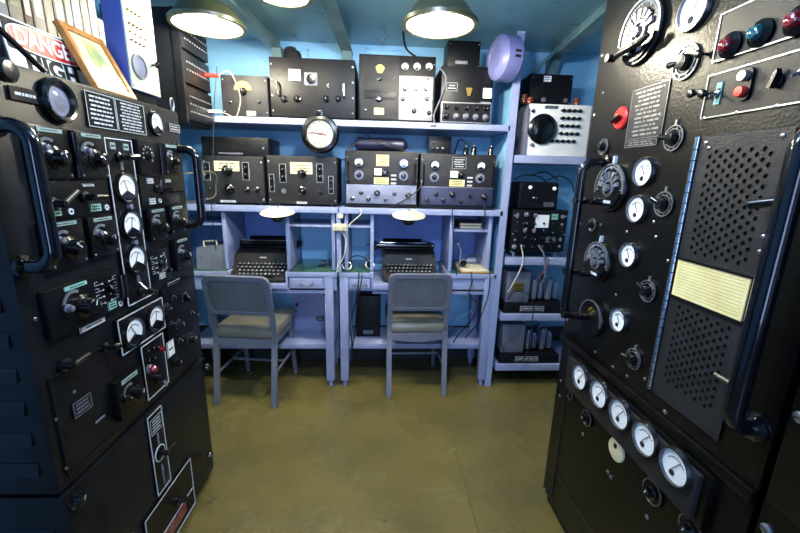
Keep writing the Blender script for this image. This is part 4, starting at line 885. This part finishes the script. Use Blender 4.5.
# drum speaker
ps = onY(506, 60, YS+.0)
Sp = Face('drum_speaker', 'lavender round drum speaker hung beside the tall post', 'speaker', (ps.x-.005, YS-.02, ps.z), R(-74))
b = MB('speaker'); b.lathe([(0, .072), (.055, .072), (.062, .078), (.09, .074), (.114, .055), (.120, .03), (.120, -.03), (.108, -.045), (0, -.045)], seg=44); b.build('drum', Sp.root)
b = MB('dark'); b.ring(0, 0, .117, .1215, -.022, .012, 3, 2, 8).ring(0, 0, .117, .1215, -.022, .012, 3, -10, -4).build('slot', Sp.root)
MB('speaker').ring(0, 0, .02, .05, -.0745, -.071, 26).build('grille_ring', Sp.root)
MB('frame').cyl((0, .04, 0), (.0, .075, .0), .03, seg=16).build('mount', Sp.root)

# ================================================================== SIDE RACK CONTENTS
V = dev('oscilloscope', 'white panelled instrument with huge black round dial on the side rack', 'instrument', 523, 583, 1.535, 104, .26, 'grey', 'white')
V.Hh = V.Hh; x, z = V.p(543, 129, .02); MB('bake').lathe([(0, 0), (.086, 0), (.086, .014), (.070, .024), (.058, .020), (.035, .030), (0, .032)], (x, -.002, z), seg=40).build('large_dial', V.root, None, 'large black dial')
b = MB('bake')
for j in range(5):
    for k in range(4 if j < 4 else 5):
        xx = x+.118+k*.033-(0 if j < 4 else .05); zz = V.Hh-.035-j*.043
        if xx < V.W-.02: b.m('bake').lathe([(0, 0), (.011, 0), (.010, .012), (0, .014)], (xx, -.002, zz), seg=10).box(xx-.015, xx+.015, -.005, -.001, zz-.0045, zz+.0045)
b.build('switch_field', V.root, None, 'rows of small black switches', True); x, z = V.p(533, 111); knob(V, x, z, .012, 'bar'); MB('silver').box(.09, .17, -.006, 0, V.Hh-.028, V.Hh-.010, .002).build('badge', V.root); x, z = V.p(532, 145); MB('silver').lathe([(0, 0), (.014, 0), (.01, .01), (0, .012)], (x, -.002, z)).build('socket', V.root)
MB('grey').box(-.016, 0, -.012, .20, .0, V.Hh*.9, .003).build('side_frame', V.root); MB('grey').box(V.W, V.W+.016, -.012, .20, .0, V.Hh*.95, .003).build('side_frame', V.root)
zt_ = 1.535+V.Hh
Wd = dev('power_supply', 'dark brown box with small white label on the white panelled instrument', 'box', 530, 572, zt_, 74, .18, 'radiob', 'radiob', fy=.10)
x = Wd.W*.38; plate(Wd, x-.022, x+.025, Wd.Hh-.045, Wd.Hh-.01, 'facew', 2, True, ink='ink'); scr4(Wd)
for px in (546, 568): xx = Wd.W*(.33 if px == 546 else .85); MB('silver').lathe([(0, 0), (.012, 0), (.014, .012), (0, .016)], (xx, -.002, .035)).build('terminal', Wd.root)
for i, (px, h_) in enumerate(((524, .05), (530, .035), (577, .04))):
    xx = onY(px, 100, YS+.05).x; b = MB('copper', 'bake'); 
    for k in range(5): b.ring(0, 0, .014, .020, 0, .006, 12)
    b = MB('copper'); b.tube([(.016*math.cos(k*.9), .016*math.sin(k*.9), .004+k*h_/30) for k in range(30)], .0035, 6); b.m('bake').cyl((0, 0, 0), (0, 0, h_), .008, seg=10)
    tag(b.build('wire_coil', None, (xx, YS+.05, zt_)), ['copper wire coil at left front of white panelled instrument top', 'shorter copper coil beside the left one on the white instrument', 'copper coil at right end of the white instrument top'][i], 'coil')
# cluttered radio on second shelf
X1 = dev('radio_set', 'black rack radio crowded with knobs, white card and bright knobs on side rack', 'radio', 511, 566, .905, 210, .26, 'radiob', 'radiob', feet=.035, pym=232)
plate(X1, *[X1.W*.42, X1.W*.66], X1.Hh-.11, X1.Hh-.03, 'facew', 0, False, name='white_card'); plate(X1, X1.W*.70, X1.W*.82, X1.Hh-.06, X1.Hh-.02, 'teal', 1, True, ink='ink'); plate(X1, X1.W*.64, X1.W*.82, X1.Hh*.33, X1.Hh*.45, 'grey', 2, ink='ink')
rn = random.Random(3)
for j in range(5):
    for k in range(6):
        if (j == 4 and k in (3, 4)): continue
        knob(X1, X1.W*(.08+.165*k), X1.Hh*(.24+.16*j)+rn.uniform(-.008, .008), rn.choice((.009, .013, .016)), rn.choice(('skirt', 'small', 'bar')), rn.uniform(-1, 1), mt=rn.choice(('bake', 'bake', 'grey')))
scr4(X1, .006, 3)
X2 = dev('relay_unit', 'rounded black unit with two pale knobs standing on the cluttered radio', 'radio', 519, 559, .905+X1.Hh, 182, .18, 'radiob', None, fy=.03, bev=.02, pym=198)
MB('radiob').prism(rrect(.012, X2.W-.012, .012, X2.Hh-.01, .03), -.004, .010).build('front_panel', X2.root); MB('grey').prism(rrect(.02, X2.W-.02, .02, X2.Hh-.02, .03), -.0055, -.003).prism if 0 else None
knob(X2, X2.W*.25, X2.Hh*.80, .012, 'small', off=.004, mt='facew'); knob(X2, X2.W*.85, X2.Hh*.78, .012, 'small', off=.004, mt='facew'); plate(X2, X2.W*.62, X2.W*.88, .02, .05, 'grey', 2, off=.004, ink='ink'); knob(X2, X2.W*.4, X2.Hh*.4, .018, off=.004)
for i, pts in enumerate(([(514, 180), (524, 175), (540, 177), (548, 184)], [(548, 180), (560, 176), (571, 182), (574, 192)], [(530, 176), (545, 172), (558, 180)])):
    cable([onY(a, b_, YS+.12) for a, b_ in pts], .004, ['black cable arching left over the rounded black unit', 'black cable running right from the rounded black unit', 'black cable arching over the middle of the rounded unit'][i])
def psu(label, zb, pyt, k):
    F = Face('power_supply', label, 'power supply', (.83, YS+.02, zb)); r = F.root; F.W = .30
    MB('radiob').box(0, .42, 0, .28, .0, .065, .004).build('chassis', r); F.off = 0
    MB('grey').box(.015, .175, .03, .20, .065, .275, .008).build('transformer', r); b = MB('grey'); b.box(.055, .115, -.002+.03, .031, .14, .20); plate(F, .06, .13, .15, .20, 'brass' if k == 0 else 'grey', 2, off=-.029, ink='ink')
    for i, (x, h_) in enumerate(((.215, .16), (.265, .13), (.315, .17), (.37, .14))):
        b = MB('valve', 'bake'); b.m('bake').lathe([(0, 0), (.020, 0), (.020, .02), (0, .02)], (x, .06+.02*(i % 2), .065), (0, 0, 1), 14); b.m('valve').lathe([(.018, .02), (.020, .05), (.019, h_-.03), (.010, h_-.008), (0, h_)], (x, .06+.02*(i % 2), .065), (0, 0, 1), 16); b.build('valve', r)
        b = MB('valve'); b.lathe([(.017, 0), (.019, .05), (.017, h_-.03), (.008, h_-.01), (0, h_)], (x+.01, .17, .065), (0, 0, 1), 14); b.build('valve', r)
    for i in range(4): MB('silver').lathe([(0, 0), (.008, 0), (.008, .012), (0, .014)], (.13+i*.035, 0, .035), seg=10).build('terminal', r)
    plate(F, .11, .27, .018, .052, 'grey', 1, True, 0, ink='mark'); return F
psu('open chassis power supply with valves on the third shelf down of the side rack', .525, 270, 0)
psu('open chassis power supply with valves on the lowest side rack shelf', .16, 325, 1)
cable([onY(521, 245, YS-.005), onY(523, 262, YS-.02), onY(515, 280, YS-.02), onY(508, 292, YS-.01)], .004, 'pale wire hanging from the cluttered radio', 'cablew')
cable([onY(538, 245, YS-.005), onY(544, 255, YS-.03), onY(545, 275, YS-.03), onY(541, 285, YS+.0)], .006, 'grey flex hanging from the cluttered radio to the power supply', 'grey')
cable([onY(549, 258, YS-.005), onY(547, 268, YS-.015), onY(540, 275, YS-.01), onY(535, 284, YS+.0)], .0025, 'thin red wire dropping from the cluttered radio shelf', 'redd')
cable([onY(508, 300, YS-.005), onY(514, 292, YS-.02), onY(526, 293, YS-.02), onY(533, 303, YS-.02), onY(531, 330, YS-.03), onY(526, 355, YS-.02), onY(515, 362, YS-.02), onY(503, 350, YS-.02), onY(502, 330, YS-.01)], .003, 'thin black wire looping down in front of the lower power supplies')

# ================================================================== DESK OBJECTS
def typewriter(label, x, y, z, rz=0, sc=1, cs=0):
    T_ = Face('typewriter', label, 'typewriter', (x, y, z), rz); r = T_.root; W = .36; T_.W = W
    MB('bake').box(-W/2+.03, W/2-.03, .02, .24, 0, .02, .006).build('feet_frame', r)
    hw = W/2-.01; T_.root.scale = (sc, sc, sc)
    prof = [(.0, .012), (.0, .045), (.10, .085), (.115, .135), (.20, .165), (.30, .165), (.31, .02)]
    for sx in (-1, 1):
        b = MB('typew'); x0, x1 = (sx*hw, sx*(hw-.022))
        a = [b.bm.verts.new((x0, p[0], p[1])) for p in prof]; c = [b.bm.verts.new((x1, p[0], p[1])) for p in prof]; n = len(prof)
        fs = [b.bm.faces.new(a), b.bm.faces.new(c[::-1])]+[b.bm.faces.new((a[k], c[k], c[(k+1) % n], a[(k+1) % n])) for k in range(n)]; b._fin(fs); b.build('side_frame', r)
    b = MB('typew'); b.hexa([(-hw+.02, .105, .085), (hw-.02, .105, .085), (hw-.02, .30, .085), (-hw+.02, .30, .085), (-hw+.02, .125, .150), (hw-.02, .125, .150), (hw-.02, .29, .166), (-hw+.02, .29, .166)]); b.build('top_cover', r)
    MB('typew').box(-hw+.018, hw-.018, -.012, .012, .008, .030, .008).build('front_bar', r)
    b = MB('dark'); b.hexa([(-hw+.02, .0, .010), (hw-.02, .0, .010), (hw-.02, .115, .010), (-hw+.02, .115, .010), (-hw+.02, .01, .028), (hw-.02, .01, .028), (hw-.02, .112, .090), (-hw+.02, .112, .090)]); b.build('key_bed', r)
    b = MB('bake', 'facew')
    for j in range(4):
        yy, zz = .018+j*.024, .048+j*.015; n = (10, 11, 12, 12)[j]
        for k in range(n):
            xx = (k-(n-1)/2)*.0245+(j % 2)*.006; b.m('silver').lathe([(0, 0), (.0085, 0), (.0085, .003), (.0075, .004)], (xx, yy, zz), (0, -.3, 1), 8); b.m('bake').lathe([(0, .0042), (.0075, .004)], (xx, yy, zz), (0, -.3, 1), 8); b.m('facew').lathe([(0, .0048), (.0028, .0047)], (xx, yy, zz), (0, -.3, 1), 5); b.m('bake').cyl((xx, yy, zz), (xx, yy+.01, zz-.022), .0018, seg=4)
    b.m('bake').box(-.09, .09, -.004, .006, .030, .038, .002); b.build('keys', r, None, 'round glass topped keys', True)
    ca = MB('bake').cyl((-W/2-.005, .235, .190), (W/2+.005, .235, .190), .020, seg=24).build('platen', r, (cs, 0, 0))
    b = MB('radiob'); b.box(-W/2, W/2, .205, .28, .168, .178, .003).box(-W/2-.008, -W/2+.008, .20, .28, .165, .212, .004).box(W/2-.008, W/2+.008, .20, .28, .165, .212, .004).build('carriage', r, (cs, 0, 0))
    for sx in (-1, 1): MB('bake').lathe([(0, 0), (.018, 0), (.020, .006), (.020, .018), (.014, .022), (0, .022)], (sx*(W/2+.008), .235, .190), (sx, 0, 0), 18).build('platen_knob', r, (cs, 0, 0))
    MB('chrome').tube([(-W/2-.010, .21, .20), (-W/2-.045, .18, .205), (-W/2-.060, .15, .205)], .004, 8).build('return_lever', r, (cs, 0, 0))
    MB('chrome').cyl((-W/2+.03, .213, .212), (W/2-.03, .213, .212), .003, seg=8).build('paper_bail', r, (cs, 0, 0)); MB('radiob').hexa([(-.13, .27, .18), (.13, .27, .18), (.13, .275, .18), (-.13, .275, .18), (-.13, .31, .225), (.13, .31, .225), (.13, .315, .225), (-.13, .315, .225)]).build('paper_rest', r, (cs, 0, 0))
    MB('mark').box(-.02, .02, .118-.002, .122, .118, .128).build('badge', r)
    return T_
typewriter('black typewriter with round keys on the left desk', -.752, 2.345, .725, 0, 1.08)
typewriter('black typewriter on the right desk behind the centred chair', .200, 2.372, .725, 0, 1.05, -.035)
# gray box on left desk
xa = onY(197, 240, 2.42).x; xb = onY(226, 240, 2.42).x
GB = Face('tool_box', 'grey metal box with white top fitting at left end of left desk', 'box', (xa, 2.38, ZD)); GB.off = 0
MB('grey').hexa([(0, 0, 0), (xb-xa, 0, 0), (xb-xa, .22, 0), (0, .22, 0), (0, .02, .13), (xb-xa, .02, .15), (xb-xa, .2, .16), (0, .2, .13)]).build('case', GB.root)
MB('creamsh').tube([(.03, .06, .125), (.03, .06, .165), (.11, .06, .172), (.11, .06, .135)], .006, 8).build('carry_handle', GB.root); screw(GB, .03, .08, .005); screw(GB, .10, .10, .005)
# cream shades under mid shelf
for i, (px, py, lab) in enumerate(((277, 211, 'cream dish lampshade hung under the mid shelf over the left desk'), (409, 214, 'cream dish lampshade hung under the mid shelf over the right desk'))):
    p = onY(px, py, YS-.03); P_ = Face('task_lamp', lab, 'lamp', (p.x, YS-.02, p.z-.012), 0, None, R(10)); r = .098
    b = MB('creamsh'); b.lathe([(r, 0), (r+.003, .002), (r*.9, .012), (r*.5, .026), (.025, .030), (0, .030)], ax=(0, 0, 1), seg=36); b.build('shade', P_.root)
    MB('white').lathe([(r-.003, .001), (r*.86, .008), (r*.45, .020), (0, .022)], ax=(0, 0, 1), seg=36).build('reflector', P_.root)
    MB('bake').lathe([(0, -.058), (.026, -.052), (.044, -.028), (.040, .002), (0, .018)], ax=(0, 0, 1), seg=20).build('socket', P_.root)
    MB('grey').tube([(0, .0, .025), (.0, .05, .030), (-.05, .12, .020), (-.09, .18, .008)], .008, 8).build('arm', P_.root)
# junction box and wire at the desk joint
pj = onY(341, 227, YS-.005)
JB = Face('junction_box', 'small cream junction box on the strip between the two desks', 'box', (pj.x, YS, pj.z)); JB.off = .02
MB('creamsh').box(-.045, .035, -.03, .0, -.020, .020, .006).build('case', JB.root); screw(JB, -.03, 0, .005, .03); screw(JB, .02, 0, .005, .03)
MB('creamsh').box(-.014, .014, -.02, .0, .055, .08, .004).build('clip', JB.root)
cable([JB.mw @ Vector((.036, -.015, 0)), onY(352, 222, YS-.02), onY(361, 214, YS-.02), onY(360, 209, YS-.01)], .004, 'white wire curling up from the junction box to the mid shelf', 'cablew')
cable([JB.mw @ Vector((0, -.015, -.02)), onY(346, 240, YS-.015), onY(344, 256, YS-.02), onY(338, 266, YS-.02), onY(337, 272, YS-.02)], .0045, 'white wire dropping from the junction box to the desk', 'cablew')
# cord hanging by the jack cabinet
cable([onY(217, 66, 2.27), onY(214, 110, 2.26), onY(213, 160, 2.25), onY(211, 200, 2.25), onY(214, 236, 2.3), onY(216, 250, 2.33)], .0025, 'thin cord hanging from the jack cabinet past the left receiver')
cable([wpos(L, .03, .03, 1.38), onY(213, 172, 1.9), onY(216, 186, 1.95), onY(212, 198, 1.9), wpos(L, .035, .05, 1.27)], .003, 'dull brass coloured cable loop behind the left transmitter handle', 'oldbrass')
# headphones
def headphones(label, x, y, z, rz, flat=True):
    Hh = Face('headphones', label, 'headphones', (x, y, z), rz); r = Hh.root
    b = MB('cable'); b.tube([(.075*math.cos(PI*k/12), .02+.0*k, .028+.075*math.sin(PI*k/12)) for k in range(13)], .0045, 8); o = b.build('headband', r)
    for sx in (-1, 1): MB('bake', 'silver').lathe([(0, 0), (.026, 0), (.030, .006), (.028, .018), (.012, .024), (0, .024)], (sx*.075, .02, .028), (sx*.6, -.7, .2), 20).m('silver').ring(sx*.075, .028, .026, .029, .0, .003, 18).build('ear_cup', r)
    Hh.root.rotation_euler = (R(-35), 0, rz); return Hh
headphones('black headphones lying on the left wing of the right desk', onY(359, 268, YS+.06).x, YS+.05, ZD+.008, .2)
x = onY(476, 270, YS+.04).x
o = MB('paper', 'wood').box(-.10, .085, -.06, .18, 0, .012, .002).m('wood').box(-.104, .089, -.064, .184, -.006, 0).build('writing_board', None, (x, YS+.075, ZD+.006)); tag(o, 'cream paper pad on the right wing of the right desk', 'pad')
headphones('black headphones lying on the cream paper pad', x+.0, YS+.06, ZD+.024, -.1)
cable([onY(358, 272, YS+.02), onY(359, 276, YS-.02), onY(356, 300, YS-.03), onY(350, 325, YS-.03), onY(352, 345, YS-.01), onY(349, 378, YS+.02)], .004, 'black headphone cord hanging down in front of right desk drawer, left strand')
cable([onY(361, 272, YS+.02), onY(362, 278, YS-.02), onY(357, 305, YS-.03), onY(355, 330, YS-.03), onY(352, 350, YS+.01)], .0035, 'black headphone cord hanging over right desk drawer, right strand')
cable([onY(471, 272, YS-.0), onY(472, 282, YS-.025), onY(469, 295, YS-.03), onY(478, 305, YS-.03), onY(470, 322, YS-.02), onY(458, 335, YS+.03), onY(452, 345, YS+.1)], .004, 'black headphone cord looping from the paper pad below the right desk')
cable([onY(489, 270, YS-.0), onY(490, 280, YS-.02), onY(487, 300, YS-.03), onY(478, 322, YS-.02), onY(465, 338, YS+.03)], .0035, 'second black cord hanging at right edge of right desk')
cable([onY(449, 330, YS+.2), onY(458, 318, YS+.2), onY(470, 312, YS+.18), onY(474, 300, YS+.2), onY(462, 298, YS+.22)], .004, 'pale coiled cable beneath the right desk', 'teal')
cable([onY(452, 205, YS-.004), onY(453, 230, YS-.012), onY(454, 260, YS-.015), onY(457, 275, YS-.018)], .003, 'straight black wire hanging from mid shelf to right desk')
cable([onY(484, 205, YS-.004), onY(485, 216, YS-.012), onY(481, 228, YS+.03)], .003, 'short black wire hanging at right end of mid shelf')
# telegraph key, small things
def telekey(label, x, y, z):
    K_ = Face('telegraph_key', label, 'telegraph key', (x, y, z)); r = K_.root
    MB('bake').box(-.035, .035, -.05, .05, 0, .010, .003).build('base', r); MB('silver').box(-.006, .006, -.045, .045, .026, .031, .001).build('arm', r)
    MB('silver').cyl((-.018, .01, .010), (-.018, .01, .036), .004, seg=8).cyl((.018, .01, .010), (.018, .01, .036), .004, seg=8).cyl((-.02, .01, .028), (.02, .01, .028), .003, seg=8).build('pivot', r)
    MB('bake').lathe([(0, 0), (.013, 0), (.008, .006), (.014, .012), (0, .016)], (0, -.042, .030), (0, 0, 1), 14).build('knob', r); MB('silver').cyl((0, -.03, .01), (0, -.03, .026), .004, seg=8).build('contact', r); return K_
telekey('small dark telegraph key in the right pigeonhole of the left desk', onY(325, 247, YS+.20).x, YS+.18, ZD)
k2 = Face('microphone_stand', 'small white jointed arm standing behind the paper pad', 'stand', (onY(462, 255, YS+.25).x, YS+.30, ZD))
MB('white').lathe([(0, 0), (.03, 0), (.028, .006), (0, .008)], ax=(0, 0, 1)).build('base', k2.root); MB('white').cyl((0, 0, .006), (0, 0, .09), .005, seg=8).cyl((0, 0, .09), (-.025, -.02, .14), .005, seg=8).build('arm', k2.root); MB('white').lathe([(0, 0), (.014, .004), (.012, .018), (0, .022)], (-.025, -.02, .135), (-.3, -.3, 1)).build('head', k2.root)
k3 = MB('white').box(-.06, .06, -.03, .03, 0, .035, .003).build('instrument_case', None, (onY(470, 260, YS+.25).x+.05, YS+.31, ZD)); tag(k3, 'low white box behind the paper pad in the right pigeonhole', 'box')
xx = onY(469, 225, YS+.12).x
for i, (n_, c, h_) in enumerate((('book1', (120, 84, 70), .022), ('book2', (150, 130, 120), .016))):
    M[n_] = mat(n_, c, .6, 0, tuple(int(v*.8) for v in c), 20); z = 1.075+(0 if i == 0 else .022)
    B_ = Face('book', ['brown book lying in the right pigeonhole, lower of two', 'pale brown thin book lying on the brown one in the right pigeonhole'][i], 'book', (xx-.07, YS+.08, z), 0)
    MB(n_).box(0, .15, 0, .2, 0, .003).box(0, .15, 0, .2, h_-.003, h_).box(0, .004, 0, .2, 0, h_).build('cover', B_.root); MB('paper').box(.004, .147, .003, .197, .003, h_-.003).build('pages', B_.root)
# below desks
LB = Face('switch_box', 'lavender electrical panel box on the lower shelf under the left desk', 'box', (-.62, YS+.30, .285)); LB.off = .0
MB('frame').box(0, .29, 0, .05, 0, .35, .004).build('case', LB.root); plate(LB, .17, .23, .07, .11, 'black', 2, True); knob(LB, .04, .20, .012, 'ball'); knob(LB, .19, .29, .010, 'ball'); knob(LB, .23, .27, .008, 'small')
for k in range(5): screw(LB, .03+.055*k, .32, .004)
PB = Face('power_supply', 'black box on the lower shelf under the left wing of the right desk', 'power supply', (-.155, YS+.18, .285)); PB.off = .0
MB('radiob').box(0, .17, 0, .16, 0, .30, .005).build('case', PB.root)
for j in range(4):
    MB('dark').box(.03, .14, -.001, .002, .08+.035*j, .092+.035*j).build('vent_slot', PB.root)
knob(PB, .05, .26, .009, 'small'); knob(PB, .10, .26, .009, 'small'); plate(PB, .05, .12, .02, .05, 'grey', 1, ink='ink')

# ================================================================== CHAIRS
def chair(label, x, y, rz):
    Ch = Face('office_chair', label, 'chair', (x, y, 0), rz, 'grey steel chairs at the desks'); r = Ch.root
    W, SD = .39, .40; hx = W/2-.016
    def strip(b, pts, wx=.016, wy=.010):
        for a, c in zip(pts, pts[1:]):
            a = Vector(a); c = Vector(c); b.hexa([a+Vector((-wx, -wy, 0)), a+Vector((wx, -wy, 0)), a+Vector((wx, wy, 0)), a+Vector((-wx, wy, 0)), c+Vector((-wx, -wy, 0)), c+Vector((wx, -wy, 0)), c+Vector((wx, wy, 0)), c+Vector((-wx, wy, 0))])
    Y0 = 0
    for sx in (-1, 1):
        b = MB('chairm'); strip(b, [(sx*hx, Y0, .012), (sx*(hx-.0), Y0+.055, .38), (sx*hx, Y0+.060, .44), (sx*hx, Y0+.035, .60)]); b.build('leg', r).name
        MB('silver').lathe([(0, 0), (.013, 0), (.011, .012), (0, .012)], (sx*hx, Y0, 0), (0, 0, 1), 12).build('foot', r)
        b = MB('chairm'); strip(b, [(sx*(hx-.005), Y0+SD+.03, .012), (sx*(hx-.015), Y0+SD-.01, .385)], .013, .012); b.build('leg', r)
        MB('silver').lathe([(0, 0), (.013, 0), (.011, .012), (0, .012)], (sx*(hx-.005), Y0+SD+.03, 0), (0, 0, 1), 12).build('foot', r)
        b = MB('chairm'); b.tube([(sx*(hx-.004), Y0+.03, .20), (sx*(hx-.010), Y0+SD+.008, .20)], .008, 8); b.build('stretcher', r)
    b = MB('chairm'); b.tube([(-hx+.01, Y0+SD*.55, .20), (hx-.01, Y0+SD*.55, .20)], .008, 8); b.build('stretcher', r)
    b = MB('chairm'); n = 14; ar = [(-W/2+.004+ (W-.008)*k/n, .385-.022*math.sin(PI*k/n)*1.0) for k in range(n+1)]
    b.prism([(q[0], .425) for q in (ar[-1], ar[0])]+ar, Y0+.045, Y0+.06); b.box(-W/2+.012, -W/2+.030, Y0+.05, Y0+SD, .385, .425, .003).box(W/2-.030, W/2-.012, Y0+.05, Y0+SD, .385, .425, .003).box(-W/2+.012, W/2-.012, Y0+SD-.02, Y0+SD, .385, .425, .003); b.build('seat_frame', r)
    b = MB('seat'); zs = [(.425, 0), (.432, .012), (.470, .016), (.487, .006), (.496, -.02), (.501, -.07)]
    rings = []
    for z, e in zs:
        ro = rrect(-W/2+.006-e+.008, W/2-.006+e-.008, Y0+.050-e+.01, Y0+SD+.03+e-.01, .035, 5); rings.append([b.bm.verts.new((p[0], p[1], z)) for p in ro])
    fs = [b.bm.faces.new(rings[0][::-1]), b.bm.faces.new(rings[-1])]
    for a, c in zip(rings, rings[1:]):
        for k in range(len(a)): fs.append(b.bm.faces.new((a[k], a[(k+1) % len(a)], c[(k+1) % len(a)], c[k])))
    b._fin(fs, True); b.build('seat', r)
    # backrest: bent frame around a pad, leaning back
    sh = Matrix.Translation((0, Y0+.035, .595)) @ Matrix.Rotation(R(12), 4, 'X')
    outer = rrect(-W/2, W/2, -.02, .245, .055, 6); out2 = [(-W/2, 0), ]
    b = MB('chairm'); b2 = rrect(-W/2+.030, W/2-.030, .0, .213, .035, 6); ao = []
    o1 = []; 
    rr_ = lambda x0, x1, z0, z1, ra: rrect(x0, x1, z0, z1, ra, 6)
    o1 = rr_(-W/2, W/2, -.012, .240, .05); i1 = rr_(-W/2+.030, W/2-.030, .010, .212, .035); n = len(o1); V_ = []
    for P, y_ in ((o1, -.011), (i1, -.011), (i1, .011), (o1, .011)): V_.append([b.bm.verts.new(sh @ Vector((p[0], y_, p[1]))) for p in P])
    fs = []
    for j in range(4):
        A_, B__ = V_[j], V_[(j+1) % 4]
        for k in range(n): fs.append(b.bm.faces.new((A_[k], A_[(k+1) % n], B__[(k+1) % n], B__[k])))
    b._fin(fs); b.build('back_frame', r)
    MB('vinyl').prism(rr_(-W/2+.024, W/2-.024, .004, .218, .035), -.005, .007, sh).build('backrest', r)
    MB('vinyl').prism(rr_(-W/2+.032, W/2-.032, .012, .210, .035), .006, .030, sh).build('back_pad', r)
    MB('silver').cyl(sh @ Vector((-hx, -.014, .004)), sh @ Vector((-hx, -.008, .004)), .006, seg=10).cyl(sh @ Vector((hx, -.014, .004)), sh @ Vector((hx, -.008, .004)), .006, seg=10).build('rivet', r)
    return Ch
chair('grey steel chair with padded seat pulled out at the left desk', -.805, 2.125, R(-6))
chair('grey steel chair with padded seat tucked in at the right desk, centre', .252, 2.215, R(1))
